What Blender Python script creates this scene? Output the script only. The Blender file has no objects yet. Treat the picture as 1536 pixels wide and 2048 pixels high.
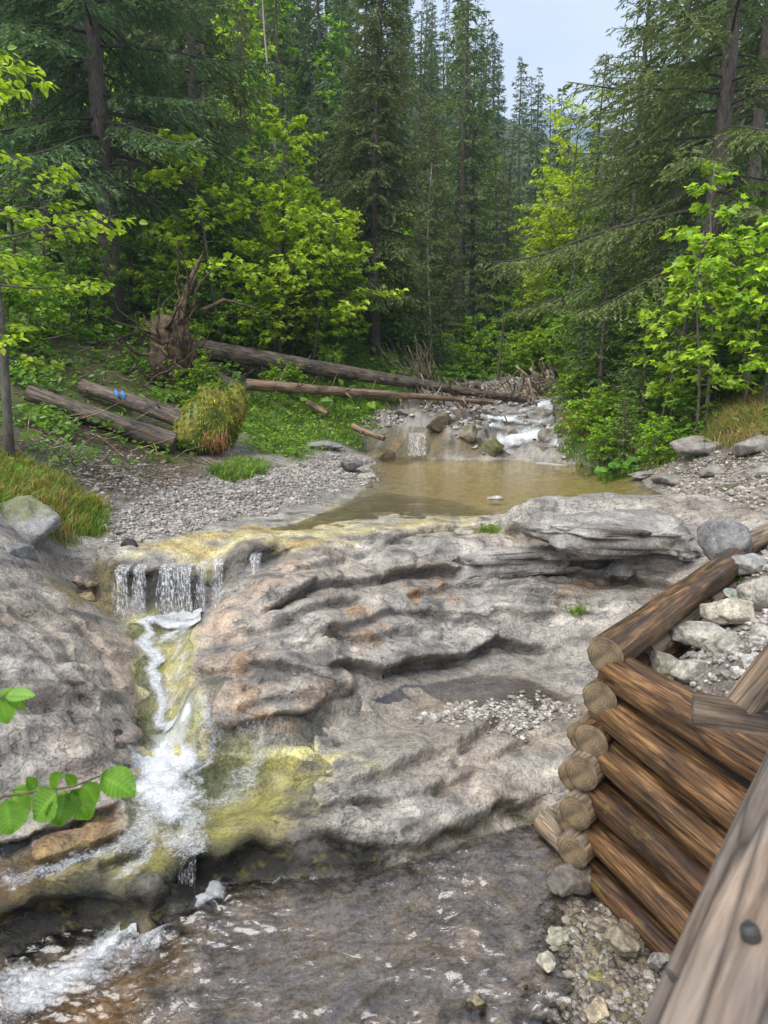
import bpy, bmesh, math, random
import numpy as np
from mathutils import Vector, Matrix

# ------------------------------------------------------------------ camera, sky, sun, exposure
SC = bpy.context.scene
COL = SC.collection
FPX, CAMZ, PITCH = 1420.0, 2.9, math.radians(10.5)
cam_d = bpy.data.cameras.new('camera')
cam = bpy.data.objects.new('camera', cam_d); COL.objects.link(cam)
cam.location = (0, 0, CAMZ); cam.rotation_euler = (math.pi/2 - PITCH, 0, 0)
cam_d.sensor_fit = 'VERTICAL'; cam_d.sensor_height = 36.0; cam_d.lens = 36.0*FPX/2048
cam_d.clip_start = 0.05; cam_d.clip_end = 9000
cam_d.dof.use_dof = True; cam_d.dof.focus_distance = 7.0; cam_d.dof.aperture_fstop = 8.0
SC.camera = cam

SUN_EL, SUN_AZ = math.radians(56), math.radians(-130)      # azimuth from +Y toward +X
world = bpy.data.worlds.new('World'); SC.world = world; world.use_nodes = True
wn, wl = world.node_tree.nodes, world.node_tree.links
bg = wn['Background']
sky = wn.new('ShaderNodeTexSky'); sky.sky_type = 'NISHITA'; sky.sun_disc = False
sky.sun_elevation = SUN_EL; sky.sun_rotation = SUN_AZ; sky.dust_density = 4.0; sky.altitude = 900
tc = wn.new('ShaderNodeTexCoord'); nz = wn.new('ShaderNodeTexNoise')
nz.inputs['Scale'].default_value = 2.2; nz.inputs['Detail'].default_value = 6; nz.inputs['Roughness'].default_value = .55
mp = wn.new('ShaderNodeMapping'); mp.inputs['Scale'].default_value = (1, 1, 2.5)
cr = wn.new('ShaderNodeValToRGB')
cr.color_ramp.elements[0].position = .3; cr.color_ramp.elements[0].color = (3.0, 3.2, 3.95, 1)
cr.color_ramp.elements[1].position = .72; cr.color_ramp.elements[1].color = (5.7, 5.8, 6.2, 1)
mx = wn.new('ShaderNodeMix'); mx.data_type = 'RGBA'; mx.inputs[0].default_value = .88
wl.new(tc.outputs['Generated'], mp.inputs[0]); wl.new(mp.outputs[0], nz.inputs['Vector'])
wl.new(nz.outputs['Fac'], cr.inputs[0]); wl.new(sky.outputs[0], mx.inputs[6]); wl.new(cr.outputs[0], mx.inputs[7])
wl.new(mx.outputs[2], bg.inputs['Color']); bg.inputs['Strength'].default_value = .055

sun_d = bpy.data.lights.new('sun', 'SUN'); sun_d.energy = 1.5; sun_d.angle = math.radians(60); sun_d.color = (1, .96, .9)
sun = bpy.data.objects.new('sun', sun_d); COL.objects.link(sun)
sd = Vector((math.sin(SUN_AZ)*math.cos(SUN_EL), math.cos(SUN_AZ)*math.cos(SUN_EL), math.sin(SUN_EL)))
sun.rotation_euler = sd.to_track_quat('Z', 'Y').to_euler(); sun.location = sd*60

SC.view_settings.view_transform = 'Standard'; SC.view_settings.look = 'None'
SC.view_settings.exposure = 2.1; SC.view_settings.gamma = 1.0; SC.view_settings.use_curve_mapping = False
SC.render.engine = 'CYCLES'
SC.cycles.use_denoising = True
SC.cycles.max_bounces = 7; SC.cycles.diffuse_bounces = 4; SC.cycles.glossy_bounces = 3
SC.cycles.transmission_bounces = 4; SC.cycles.transparent_max_bounces = 12; SC.cycles.volume_bounces = 0
SC.cycles.caustics_reflective = False; SC.cycles.caustics_refractive = False
SC.cycles.sample_clamp_indirect = 4

# ------------------------------------------------------------------ helpers
RNG = np.random.default_rng(7)
random.seed(7)
cp, sp = math.cos(PITCH), math.sin(PITCH)
CAM = np.array([0, 0, CAMZ])
def ray(px, py):
    a = (px-768)/FPX; b = (1024-py)/FPX
    return np.array([a, cp + b*sp, -sp + b*cp])
def at_z(px, py, z):
    d = ray(px, py); return CAM + d*((z-CAMZ)/d[2])
def at_d(px, py, Y):
    d = ray(px, py); return CAM + d*(Y/d[1])

_A = np.random.default_rng(11).uniform(0, 2*np.pi, 512*512).astype(np.float32)
_GX, _GY = np.cos(_A)*1.5, np.sin(_A)*1.5
def pn(x, y, s=0):
    x = np.asarray(x, np.float32); y = np.asarray(y, np.float32)
    xi = np.floor(x); yi = np.floor(y); xf = x-xi; yf = y-yi
    xi = (xi.astype(np.int32) + s*37) & 511; yi = (yi.astype(np.int32) + s*91) & 511
    u = xf*xf*(3-2*xf); v = yf*yf*(3-2*yf)
    x1 = ((xi+1) & 511)*512; xi = xi*512; y1 = (yi+1) & 511; xm = xf-1; ym = yf-1
    h = xi+yi; a = _GX[h]*xf + _GY[h]*yf
    h = x1+yi; a += u*(_GX[h]*xm + _GY[h]*yf - a)
    h = xi+y1; c = _GX[h]*xf + _GY[h]*ym
    h = x1+y1; c += u*(_GX[h]*xm + _GY[h]*ym - c)
    return a + v*(c-a)
def fbm(x, y, o=4, s=0, gain=.5):
    r = 0; a = 1.; f = 1.
    for k in range(o):
        r = r + a*pn(x*f+13.7*k, y*f-7.1*k, s+k); a *= gain; f *= 2.03
    return r
def cells(x, y, s=0):
    """nearest and second nearest feature distance, vector to the nearest, and three random numbers of its cell"""
    xi = np.floor(x).astype(np.int32); yi = np.floor(y).astype(np.int32)
    f1 = np.full(x.shape, 9., np.float32); f2 = f1.copy(); dx = np.zeros(x.shape, np.float32); dy = dx.copy(); hh = np.zeros(x.shape, np.int32)
    for i in (-1, 0, 1):
        for j in (-1, 0, 1):
            h = ((xi+i+s*37) & 511)*512+((yi+j+s*91) & 511); px = xi+i+.5+_GX[h]*.3-x; py = yi+j+.5+_GY[h]*.3-y; d = px*px+py*py
            n = d < f1; f2 = np.where(n, f1, np.minimum(f2, d)); f1 = np.where(n, d, f1); dx = np.where(n, px, dx); dy = np.where(n, py, dy); hh = np.where(n, h, hh)
    return np.sqrt(f1), np.sqrt(f2), dx, dy, _GX[(hh*7+11) & 262143]/1.5, _GX[(hh*13+5) & 262143]/1.5, _GY[(hh*29+3) & 262143]/1.5
def sstep(a, b, x):
    t = np.clip((x-a)/(b-a), 0, 1); return t*t*(3-2*t)
def mixc(c, d, m):
    return c*(1-m[:, None]) + np.asarray(d)*m[:, None]

def mesh_np(name, V, F, mat=None, parent=None, smooth=True, col=None, fl=None, mats=None, midx=None):
    """one mesh object from numpy arrays (F: n x 3 or n x 4); col = per-vertex RGB 'tint', fl = dict of per-vertex floats"""
    V = np.ascontiguousarray(V, np.float32); F = np.ascontiguousarray(F, np.int32)
    me = bpy.data.meshes.new(name); n, k = F.shape
    me.vertices.add(len(V)); me.vertices.foreach_set('co', V.ravel())
    me.loops.add(n*k); me.loops.foreach_set('vertex_index', F.ravel())
    me.polygons.add(n); me.polygons.foreach_set('loop_start', np.arange(0, n*k, k, dtype=np.int32))
    try: me.polygons.foreach_set('loop_total', np.full(n, k, np.int32))
    except Exception: pass
    me.polygons.foreach_set('use_smooth', np.full(n, smooth, bool))
    if midx is not None: me.polygons.foreach_set('material_index', np.ascontiguousarray(midx, np.int32))
    if col is not None:
        a = me.attributes.new('tint', 'FLOAT_COLOR', 'POINT')
        c4 = np.ones((len(V), 4), np.float32); c4[:, :3] = col; a.data.foreach_set('color', c4.ravel())
    for kk, vv in (fl or {}).items():
        a = me.attributes.new(kk, 'FLOAT', 'POINT'); a.data.foreach_set('value', np.ascontiguousarray(vv, np.float32))
    me.update(); me.validate()
    for m in (mats or [mat]):
        if m is not None: me.materials.append(m)
    o = bpy.data.objects.new(name, me); COL.objects.link(o)
    if parent is not None: o.parent = parent
    return o
def empty(name, loc=(0, 0, 0), rz=0):
    o = bpy.data.objects.new(name, None); COL.objects.link(o); o.location = loc; o.rotation_euler = (0, 0, rz)
    o.empty_display_size = .1
    return o
def tag(o, label=None, cat=None, group=None, kind=None):
    if label: o['label'] = label
    if cat: o['category'] = cat
    if group: o['group'] = group
    if kind: o['kind'] = kind
    return o
def copy_tree(o, parent=None):
    c = o.copy(); COL.objects.link(c); c.parent = parent
    for ch in list(o.children): copy_tree(ch, c)
    return c

class G:
    """collects quads / tris as numpy chunks; every chunk may carry a colour"""
    def __init__(s): s.V = []; s.F = []; s.C = []; s.n = 0
    def add(s, V, F, c=None):
        V = np.asarray(V, float).reshape(-1, 3); F = np.asarray(F, int)
        if F.shape[1] == 3: F = np.concatenate([F, F[:, 2:3]], 1)
        s.V.append(V); s.F.append(F+s.n); s.n += len(V)
        c = np.full((len(V), 3), .5) if c is None else np.broadcast_to(np.asarray(c, float), (len(V), 3))
        s.C.append(c)
    def build(s, name, mat, parent=None, smooth=True):
        V = np.concatenate(s.V); F = np.concatenate(s.F); C = np.concatenate(s.C)
        t = F[:, 2] == F[:, 3]
        if t.all(): F = F[:, :3]
        elif t.any(): F = np.concatenate([F[t][:, :3], F[~t][:, [0, 1, 2]], F[~t][:, [0, 2, 3]]])
        return mesh_np(name, V, F, mat, parent, smooth, col=C)
def frame_of(d):
    d = d/np.linalg.norm(d); a = np.array([0, 0, 1.]) if abs(d[2]) < .95 else np.array([1., 0, 0])
    s = np.cross(d, a); s /= np.linalg.norm(s); return s, np.cross(s, d)
def tube(P, R, seg=8, cap=True, rough=0., seed=0):
    """tapered tube along points P with radii R -> V, F (quads)"""
    P = np.asarray(P, float); R = np.broadcast_to(np.asarray(R, float), (len(P),)).copy(); n = len(P)
    V = np.zeros((n, seg, 3)); th = np.linspace(0, 2*np.pi, seg, endpoint=False)
    rr = np.random.default_rng(seed)
    s0 = None
    for i in range(n):
        d = P[min(i+1, n-1)]-P[max(i-1, 0)]
        if s0 is None: s0, u0 = frame_of(d)
        d = d/max(np.linalg.norm(d), 1e-9)
        s0 = s0 - d*np.dot(s0, d); s0 /= np.linalg.norm(s0); u0 = np.cross(s0, d)
        r = R[i]*(1+rough*rr.uniform(-1, 1, seg))
        V[i] = P[i] + (np.cos(th)*r)[:, None]*s0 + (np.sin(th)*r)[:, None]*u0
    i, j = np.meshgrid(np.arange(n-1), np.arange(seg), indexing='ij'); i = i.ravel(); j = j.ravel(); k = (j+1) % seg
    F = np.stack([i*seg+j, i*seg+k, (i+1)*seg+k, (i+1)*seg+j], 1)
    V = V.reshape(-1, 3)
    if cap:
        V = np.concatenate([V, P[:1], P[-1:]]); c0 = n*seg; jj = np.arange(seg); kk = (jj+1) % seg
        F = np.concatenate([F, np.stack([np.full(seg, c0), kk, jj, jj], 1), np.stack([np.full(seg, c0+1), (n-1)*seg+jj, (n-1)*seg+kk, (n-1)*seg+kk], 1)])
    return V, F

# ------------------------------------------------------------------ materials
def mat_new(name):
    m = bpy.data.materials.new(name); m.use_nodes = True
    nt = m.node_tree; b = nt.nodes['Principled BSDF']
    return m, nt.nodes, nt.links, b
def N(ns, t, **kw):
    n = ns.new(t)
    for k, v in kw.items():
        if k.startswith('_'): setattr(n, k[1:], v)
        else: n.inputs[k.replace('__', ' ')].default_value = v
    return n
def ramp(ns, stops):
    r = ns.new('ShaderNodeValToRGB'); e = r.color_ramp.elements
    while len(e) < len(stops): e.new(.5)
    for i, (p, c) in enumerate(stops):
        e[i].position = p; e[i].color = (*c, 1) if len(c) == 3 else c
    return r
def coords(ns, ls, scale=(1, 1, 1), kind='Object', rot=(0, 0, 0)):
    t = ns.new('ShaderNodeTexCoord'); m = ns.new('ShaderNodeMapping')
    m.inputs['Scale'].default_value = scale; m.inputs['Rotation'].default_value = rot
    ls.new(t.outputs[kind], m.inputs[0]); return m.outputs[0]
def mul(ns, ls, a, b, fac=1., mode='MULTIPLY'):
    m = ns.new('ShaderNodeMix'); m.data_type = 'RGBA'; m.blend_type = mode; m.inputs[0].default_value = fac
    ls.new(a, m.inputs[6]); ls.new(b, m.inputs[7]); return m.outputs[2]
def tint_node(ns):
    a = ns.new('ShaderNodeAttribute'); a.attribute_name = 'tint'; return a.outputs['Color']
def fattr(ns, k):
    a = ns.new('ShaderNodeAttribute'); a.attribute_name = k; return a.outputs['Fac']
# ------------------------------------------------------------------ terrain: control heights -> smooth surface
CT = []
def C(px, py, z, bed=None):
    p = at_z(px, py, z); CT.append((p[0], p[1], z if bed is None else bed))
def CY(px, py, Y):
    p = at_d(px, py, Y); CT.append(tuple(p))
def W3(x, y, z): CT.append((x, y, z))
def ledge(pts, off=.05):
    """pts: (px, py, z_top, drop) along a ledge's upper edge; foot points are set a little nearer the viewer"""
    q = [(at_z(a, b, z), dr) for a, b, z, dr in pts]
    for (p, d0), (r, d1) in zip(q[:-1], q[1:]):
        L = np.linalg.norm(r-p); n = max(1, int(L/.22))
        for k in range(n):
            t = k/n; s = p*(1-t)+r*t; dr = d0*(1-t)+d1*t
            tx, ty = (r-p)[:2]/np.linalg.norm((r-p)[:2]); nx, ny = ty, -tx
            if nx*s[0]+ny*s[1] > 0: nx, ny = -nx, -ny
            W3(s[0], s[1], s[2]); W3(s[0]+nx*off, s[1]+ny*off, s[2]-dr)
# lower pool bed
for px, py, b in [(500,1850,-.13),(700,1800,-.15),(900,1740,-.14),(1000,1690,-.12),(700,2000,-.13),(400,2010,-.1),(230,1975,-.08),(50,2020,-.06),
                  (900,1900,-.12),(950,2040,-.09),(1080,1760,-.1),(1060,1860,-.06),(1130,1960,-.02),(1200,1900,.04),(1260,2000,.07),(1110,2040,-.01),(1150,1800,.0),(30,1960,-.05)]:
    C(px, py, 0, b)
for t in [(-2,1.4,-.1),(0,1.3,-.12),(1.2,1.5,.08),(2.2,1.4,.5),(3.2,2.2,1.2),(-4,1.6,.4),(-4.5,3,1.0),(1.5,2.6,.12),(1.35,3.3,.05)]: W3(*t)
for t in np.linspace(0, 1, 7):       # steep back of the log wall
    W3(1.30+.42*t, 3.75-1.5*t, 0.); W3(1.52+.42*t, 3.75-1.5*t, 0.02); W3(1.66+.42*t, 3.78-1.5*t, .95)
for t in np.linspace(.1, .9, 5): W3(1.28+1.3*t, 3.98+1.5*t, .42+.3*t); W3(1.5+1.3*t, 3.86+1.5*t, 1.1+.1*t)
# shelf over the lower pool
ledge([(1120,1585,.18,.26),(1000,1610,.16,.25),(900,1650,.13,.22),(830,1690,.1,.2),(740,1690,.14,.22),(640,1690,.18,.28),(500,1685,.2,.3),(400,1700,.2,.3),(340,1745,.18,.26)], .07)
ledge([(335,1770,.17,.2),(290,1800,.17,.22),(180,1775,.19,.24),(80,1790,.2,.26),(-80,1830,.22,.28)], .09)
# shelf and plunge basin
for px, py, z in [(1000,1500,.32),(1080,1450,.37),(850,1580,.22),(930,1560,.25),(1100,1530,.28),(760,1620,.2),(650,1650,.23),(800,1500,.31),(900,1470,.34),
                  (700,1520,.29),(660,1470,.3),(1050,1400,.42),(950,1380,.42),(1120,1340,.47),(860,1410,.36),(1000,1340,.47),(780,1440,.31)]: C(px, py, z)
for px, py, b in [(360,1530,.05),(440,1520,.0),(500,1540,.04),(420,1590,.1),(330,1590,.16),(560,1560,.2),(380,1640,.22),(520,1620,.2),(620,1540,.24)]: C(px, py, .3, b)
for px, py, z in [(300,1660,.24),(180,1680,.26),(60,1680,.3),(250,1730,.2),(120,1740,.22),(0,1740,.26),(400,1660,.22),(480,1650,.21)]: C(px, py, z)
# chute
for px, py, z in [(330,1330,.60),(350,1390,.48),(365,1450,.34),(300,1270,.72),(330,1240,.76),(250,1235,.74),(380,1228,.76)]: C(px, py, z)
# step of the small fall
ledge([(190,1105,1.27,.3),(230,1130,1.26,.46),(330,1128,1.25,.5),(400,1120,1.25,.48),(470,1112,1.25,.35),(560,1100,1.25,.12)], .10)
for px, py, z in [(215,1215,.84),(170,1205,.95),(420,1205,.8)]: C(px, py, z)
# left slab
for px, py, z in [(200,1300,.84),(100,1150,1.27),(0,1250,1.2),(50,1450,.76),(250,1500,.42),(255,1420,.56),(200,1400,.68),(120,1600,.38),(0,1560,.6),(225,1570,.33),
                  (150,1250,1.0),(40,1180,1.3),(-150,1300,1.3),(-150,1500,.9),(100,1350,.95),(20,1640,.38),(-100,1650,.5),(280,1480,.3),(270,1350,.64),(250,1290,.76),(140,1180,1.15),(150,1500,.58),(60,1530,.6)]: C(px, py, z)
# main slab: front edge, then rising to the back
ledge([(395,1280,.86,.14),(385,1360,.72,.17),(408,1445,.53,.2),(480,1455,.48,.16),(600,1440,.48,.14),(650,1405,.5,.12),(720,1385,.53,.1),(830,1335,.57,.1),(920,1285,.61,.1),(1010,1270,.62,.09),(1110,1255,.63,.09)], .06)
for px, py, z in [(470,1420,.56),(560,1380,.64),(640,1350,.68),(460,1350,.72),(430,1250,.95),(450,1200,1.06),(520,1160,1.14),(620,1110,1.22),(560,1280,.84),(680,1270,.82),
                  (800,1260,.8),(760,1200,.95),(640,1180,1.04),(900,1220,.8),(1000,1225,.78),(1100,1225,.78),(1200,1215,.82),(1250,1180,.95),(900,1170,.93),(1050,1175,.92),
                  (720,1110,1.18),(820,1130,1.08),(750,1080,1.25),(1180,1300,.56),(1150,1280,.6)]: C(px, py, z)
# the two stacked beds of the upper block
ledge([(700,1135,1.13,.1),(800,1125,1.14,.12),(900,1105,1.18,.2),(1000,1095,1.2,.26),(1120,1085,1.24,.3),(1250,1090,1.25,.3),(1380,1110,1.22,.28)], .06)
ledge([(820,1075,1.26,.06),(930,1060,1.28,.08),(1010,1050,1.34,.12),(1080,1040,1.42,.17),(1180,1040,1.44,.2),(1300,1050,1.44,.2),(1400,1060,1.42,.2)], .06)
for px, py, z in [(1080,1018,1.54),(1200,1004,1.6),(1300,1008,1.6),(1400,1015,1.58),(1480,1060,1.5),(1460,1030,1.58)]: C(px, py, z)
for px, py, z in [(1100,995,1.2),(1200,992,1.2),(1300,990,1.22),(1000,1030,1.24),(950,1060,1.27),(1050,1005,1.22)]: C(px, py, 1.3, z)
# fill behind the crib
for px, py, z in [(1480,1270,1.26),(1440,1330,1.22),(1520,1200,1.36),(1536,1130,1.5),(1600,1000,1.7),(1600,1250,1.4),(1460,1180,1.3),(1350,1215,.95),(1300,1225,.8)]: C(px, py, z)
# wet shelf and upper pool
for px, py, b in [(900,960,1.2),(1000,970,1.14),(1150,960,1.1),(850,930,1.1),(1000,928,1.05),(1150,930,1.1),(1250,960,1.15)]: C(px, py, 1.3, b)
for px, py, z in [(800,1000,1.27),(700,1020,1.27),(600,1050,1.27),(450,1085,1.27),(330,1090,1.29),(850,1035,1.28),(760,985,1.25),(650,1000,1.3),(900,1010,1.25),(230,1080,1.32),(160,1075,1.36)]: C(px, py, z)
# gravel bar, mud slope
for px, py, z in [(330,1050,1.34),(500,990,1.4),(600,960,1.42),(700,945,1.36),(250,1020,1.42),(420,1000,1.45),(620,920,1.5),(520,955,1.5),(350,960,1.55),(250,950,1.62),(200,900,1.9),(300,900,1.8),(400,920,1.62),(100,880,2.1),
                  (700,900,1.5),(640,895,1.6),(740,915,1.36)]: C(px, py, z)
for px, py, Y in [(28,930,8),(100,990,7.3),(150,1040,6.9),(40,1040,6.4),(-80,1000,6),(60,1100,6.0),(-60,1130,5.4),(120,900,8.8),(200,1060,7.2),(0,850,10),(100,800,12),(250,800,13.5),(330,860,12.6),(0,720,13),(200,700,15.5),(225,645,17.5),(20,640,16),
                  (400,800,14.5),(480,850,13.8),(560,870,14.2),(450,740,16.5),(600,800,17),(650,860,15.2),(600,730,19),(700,740,20),(748,715,21.5),(720,810,17.5),(850,745,22),(900,760,22.5),
                  (-150,850,9),(-300,700,12)]: CY(px, py, Y)
# cascade behind the pool
ledge([(735,868,1.75,.36),(800,862,1.82,.46),(880,868,1.8,.46),(960,880,1.68,.34)], .14)
for px, py, Y in [(1010,905,14.9),(1050,880,15.3),(1050,850,16.3),(1090,900,14.8),(1030,820,18),(900,820,17.6),(800,825,17.2),(950,790,20),(1060,790,20.5),(1100,760,25),(1090,735,33),(1120,800,19),(1120,860,15.8),(1050,750,26),(980,755,25),
                  (1000,720,33),(1110,715,45)]: CY(px, py, Y)
# right bank
for px, py, Y in [(1140,900,14.2),(1200,935,13.2),(1290,940,12.6),(1160,840,15.2),(1200,860,14),(1300,870,13),(1220,800,15.5),(1300,800,14.6),(1400,870,11.6),(1360,920,11.2),(1340,980,10.2),(1420,960,9.6),(1536,900,9.6),(1440,1000,8.6),(1536,960,8.3),
                  (1500,850,11.2),(1500,770,13),(1400,760,14),(1380,690,15),(1500,650,17.5),(1170,760,19),(1220,700,21),(1300,690,17.5),(1650,800,11),(1700,650,15)]: CY(px, py, Y)
# forested slopes beyond
for x, y, z in [(-9,19,5.6),(-16,24,9),(-6,26,6),(-2,28,4.8),(2,30,4.2),(6,30,4.0),(9.5,32,4.4),(14,26,8.5),(20,30,13),(-14,45,15),(-4,45,10),(4,48,8),(10,50,6),(14.5,52,6.5),(22,50,15),
                (-20,75,34),(0,75,24),(12,80,20),(20,80,15),(30,80,20),(-25,120,62),(5,120,46),(25,120,40),(34,120,34),(48,120,34),(-40,40,26),(40,40,28),(-40,10,14),(30,12,14),(-14,10,6),(12,10,4.5),(-9,6,3.2),(7,5,2.4),(-8,2,2.2),(8,2,2.2),
                (0,170,70),(30,180,56),(55,180,50)]: W3(x, y, z)
CT = np.array(CT)
def rbf_fit(P):
    # merge near-coincident points, then a smoothed linear-kernel fit with a constant term
    c = np.full(len(P), .07); n = len(P)
    d = np.sqrt((P[:, None, 0]-P[None, :, 0])**2 + (P[:, None, 1]-P[None, :, 1])**2 + .07**2)
    lam = .045*np.maximum(P[:, 1]/6, 1)
    A = np.zeros((n+1, n+1)); A[:n, :n] = d - np.diag(lam); A[:n, n] = 1; A[n, :n] = 1
    w = np.linalg.solve(A, np.concatenate([P[:, 2], [0]]))
    return P[:, 0], P[:, 1], c, w[:n], w[n]
RB = rbf_fit(CT)
def base_h(x, y):
    X, Y, c, w, zm = RB
    x = np.asarray(x, np.float32).ravel(); y = np.asarray(y, np.float32).ravel(); out = np.empty(len(x), np.float32)
    X = X.astype(np.float32); Y = Y.astype(np.float32); c2 = (c*c).astype(np.float32); w = w.astype(np.float32)
    for i in range(0, len(x), 8192):
        s = slice(i, i+8192)
        out[s] = np.sqrt((x[s, None]-X)**2 + (y[s, None]-Y)**2 + c2) @ w
    return out + zm
_TT = np.exp(np.linspace(math.log(1.2), math.log(160), 500))
def ground_pts(pix, extra=0.):
    """pixels -> points on the smooth terrain"""
    out = []
    for px, py in pix:
        d = ray(px, py); t = _TT/d[1]; q = CAM + d*t[:, None]
        h = base_h(q[:, 0], q[:, 1])+extra; k = np.nonzero(q[:, 2] < h)[0]
        if len(k) == 0: out.append(q[-1]); continue
        i = k[0]
        if i > 0:
            a = q[i-1, 2]-h[i-1]; b = h[i]-q[i, 2]; f = a/(a+b+1e-9); out.append(q[i-1]*(1-f)+q[i]*f)
        else: out.append(q[0])
    return np.array(out)
def sdist(x, y, poly):
    """signed distance to a polygon (inside positive)"""
    d = np.full(x.shape, 1e9); ins = np.zeros(x.shape, bool); n = len(poly)
    for i in range(n):
        ax, ay = poly[i][:2]; bx, by = poly[(i+1) % n][:2]
        ex, ey = bx-ax, by-ay; L = ex*ex+ey*ey+1e-12
        t = np.clip(((x-ax)*ex+(y-ay)*ey)/L, 0, 1)
        d = np.minimum(d, np.hypot(x-ax-t*ex, y-ay-t*ey))
        c = ((ay > y) != (by > y)); ins ^= c & (x < (bx-ax)*(y-ay)/(by-ay+1e-12)+ax)
    return np.where(ins, d, -d)
def lined(x, y, pts):
    d = np.full(x.shape, 1e9)
    for a, b in zip(pts[:-1], pts[1:]):
        e = b[:2]-a[:2]; L = e@e+1e-12; t = np.clip(((x-a[0])*e[0]+(y-a[1])*e[1])/L, 0, 1)
        d = np.minimum(d, np.hypot(x-a[0]-t*e[0], y-a[1]-t*e[1]))
    return d
# sample grid: fine near the viewer, coarser with distance
GY = np.concatenate([np.exp(np.linspace(math.log(1.6), math.log(9), 600, endpoint=False)), np.exp(np.linspace(math.log(9), math.log(34), 220))])
GU = np.linspace(-.85, .85, 640)
gy = np.repeat(GY, len(GU)); gu = np.tile(GU, len(GY)); gx = gu*gy
hb = base_h(gx, gy).astype(float)
PXG = {}
def region(key, pix):
    PXG[key] = ground_pts(pix); return PXG[key]
_WX, _WY = fbm(gx*2.2, gy*2.2, 4, 1), fbm(gx*2.2+9, gy*2.2, 4, 6)
def rmask(key, soft=.15, warp=.12):
    p = PXG[key]; m = np.zeros(gx.shape); lo = p.min(0)-1; hi = p.max(0)+1
    k = np.nonzero((gx > lo[0]) & (gx < hi[0]) & (gy > lo[1]) & (gy < hi[1]))[0]
    w = warp*(1+.06*gy[k])
    m[k] = sstep(-soft, soft, sdist(gx[k]+w*_WX[k], gy[k]+w*_WY[k], p)); return m
for k, p in {
 'gravel_bar': [(190,1062),(250,1010),(330,985),(430,955),(520,950),(600,925),(690,905),(745,925),(745,962),(650,985),(540,1022),(420,1055),(300,1078),(205,1090)],
 'mud': [(60,850),(150,800),(300,850),(400,910),(430,945),(330,985),(240,1005),(205,990),(120,925)],
 'mound': [(-120,900),(30,915),(110,950),(222,1020),(205,1062),(120,1075),(60,1050),(-60,1010)],
 'grass_mid': [(480,800),(540,760),(600,720),(680,670),(770,705),(810,770),(750,820),(735,862),(640,880),(600,915),(520,905),(470,860)],
 'bank': [(1128,905),(1190,940),(1290,948),(1345,925),(1410,905),(1536,880),(1800,870),(1800,560),(1536,560),(1130,690),(1140,800)],
 'bank_rock': [(1270,945),(1345,920),(1420,905),(1536,885),(1800,880),(1800,1010),(1440,1010),(1350,995),(1330,975)],
 'creek': [(730,875),(730,840),(830,790),(960,765),(1050,755),(1085,720),(1130,722),(1128,780),(1145,830),(1140,905),(1000,915)],
 'gravel_pan': [(850,1435),(930,1418),(1040,1398),(1120,1400),(1130,1425),(1060,1465),(990,1482),(900,1475)],
 'brown_pan': [(860,1370),(960,1340),(1060,1355),(1140,1390),(1150,1420),(1040,1405),(930,1420),(850,1420)],
 'gravel_crib': [(1085,1830),(1150,1770),(1350,1900),(1340,2300),(1040,2300),(1100,1930)],
 'gravel_fill': [(1290,1330),(1450,1170),(1536,1110),(1700,1000),(1700,1500),(1380,1420)],
 'chute': [(262,1260),(240,1228),(400,1222),(392,1270),(378,1370),(412,1470),(520,1485),(600,1510),(520,1650),(420,1690),(340,1770),(240,1770),(260,1640),(285,1500),(270,1400),(268,1330)],
 'algae_fan': [(520,1500),(640,1480),(720,1540),(640,1600),(540,1660),(420,1690),(400,1640),(520,1590)],
 'brown_left': [(-80,1650),(60,1650),(210,1640),(260,1650),(240,1700),(100,1740),(-80,1780)],
 'yellow_left': [(90,1690),(260,1670),(400,1650),(420,1700),(340,1770),(300,1800),(180,1785),(60,1800),(20,1760)],
 'shelf': [(240,1130),(300,1090),(420,1068),(560,1055),(680,1015),(760,985),(900,1000),(1010,1030),(960,1055),(800,1062),(720,1085),(640,1108),(560,1115),(470,1112)],
 'shelf_grey': [(720,985),(830,985),(960,1000),(980,1020),(880,1040),(730,1060),(690,1040)],
 'basin': [(395,1488),(500,1490),(530,1520),(500,1580),(420,1605),(360,1570)],
 'rust_a': [(660,1235),(720,1220),(750,1270),(700,1300),(650,1290)],
 'rust_b': [(820,1160),(880,1160),(880,1215),(830,1220)],
 'rust_c': [(500,1395),(600,1385),(640,1410),(560,1425),(480,1420)],
 'rust_d': [(1080,1150),(1240,1150),(1260,1175),(1120,1185)],
 'pink_l': [(130,1190),(210,1250),(260,1290),(275,1400),(285,1500),(255,1510),(240,1400),(190,1330),(140,1260)],
 'pink_r': [(385,1260),(440,1215),(560,1150),(620,1120),(640,1160),(520,1250),(470,1340),(640,1365),(700,1395),(620,1440),(420,1440),(385,1360)],
 'black_a': [(330,1800),(345,1690),(480,1670),(640,1680),(770,1685),(775,1745),(640,1775),(480,1780),(420,1790)],
 'black_b': [(-200,1830),(40,1775),(150,1765),(260,1780),(350,1750),(365,1810),(300,1860),(190,1890),(100,1920),(-200,2000)],
 'black_fall': [(205,1125),(330,1122),(470,1108),(590,1098),(560,1130),(430,1160),(405,1230),(215,1230)],
 'fall_moss': [(120,1170),(200,1120),(235,1140),(235,1225),(170,1222),(140,1205)],
 'damp_r': [(640,1460),(740,1400),(840,1340),(960,1290),(1120,1270),(1150,1400),(1100,1440),(960,1500),(820,1560),(680,1560)],
 'shore_alg': [(800,1735),(850,1690),(950,1650),(1090,1600),(1080,1640),(960,1665),(880,1700),(830,1740)],
 'orange_bl': [(-80,1930),(120,1900),(260,1930),(330,2000),(300,2200),(-200,2200)],
 'moss_step': [(735,880),(800,862),(900,868),(980,890),(960,915),(740,915)],
}.items(): region(k, p)

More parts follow.
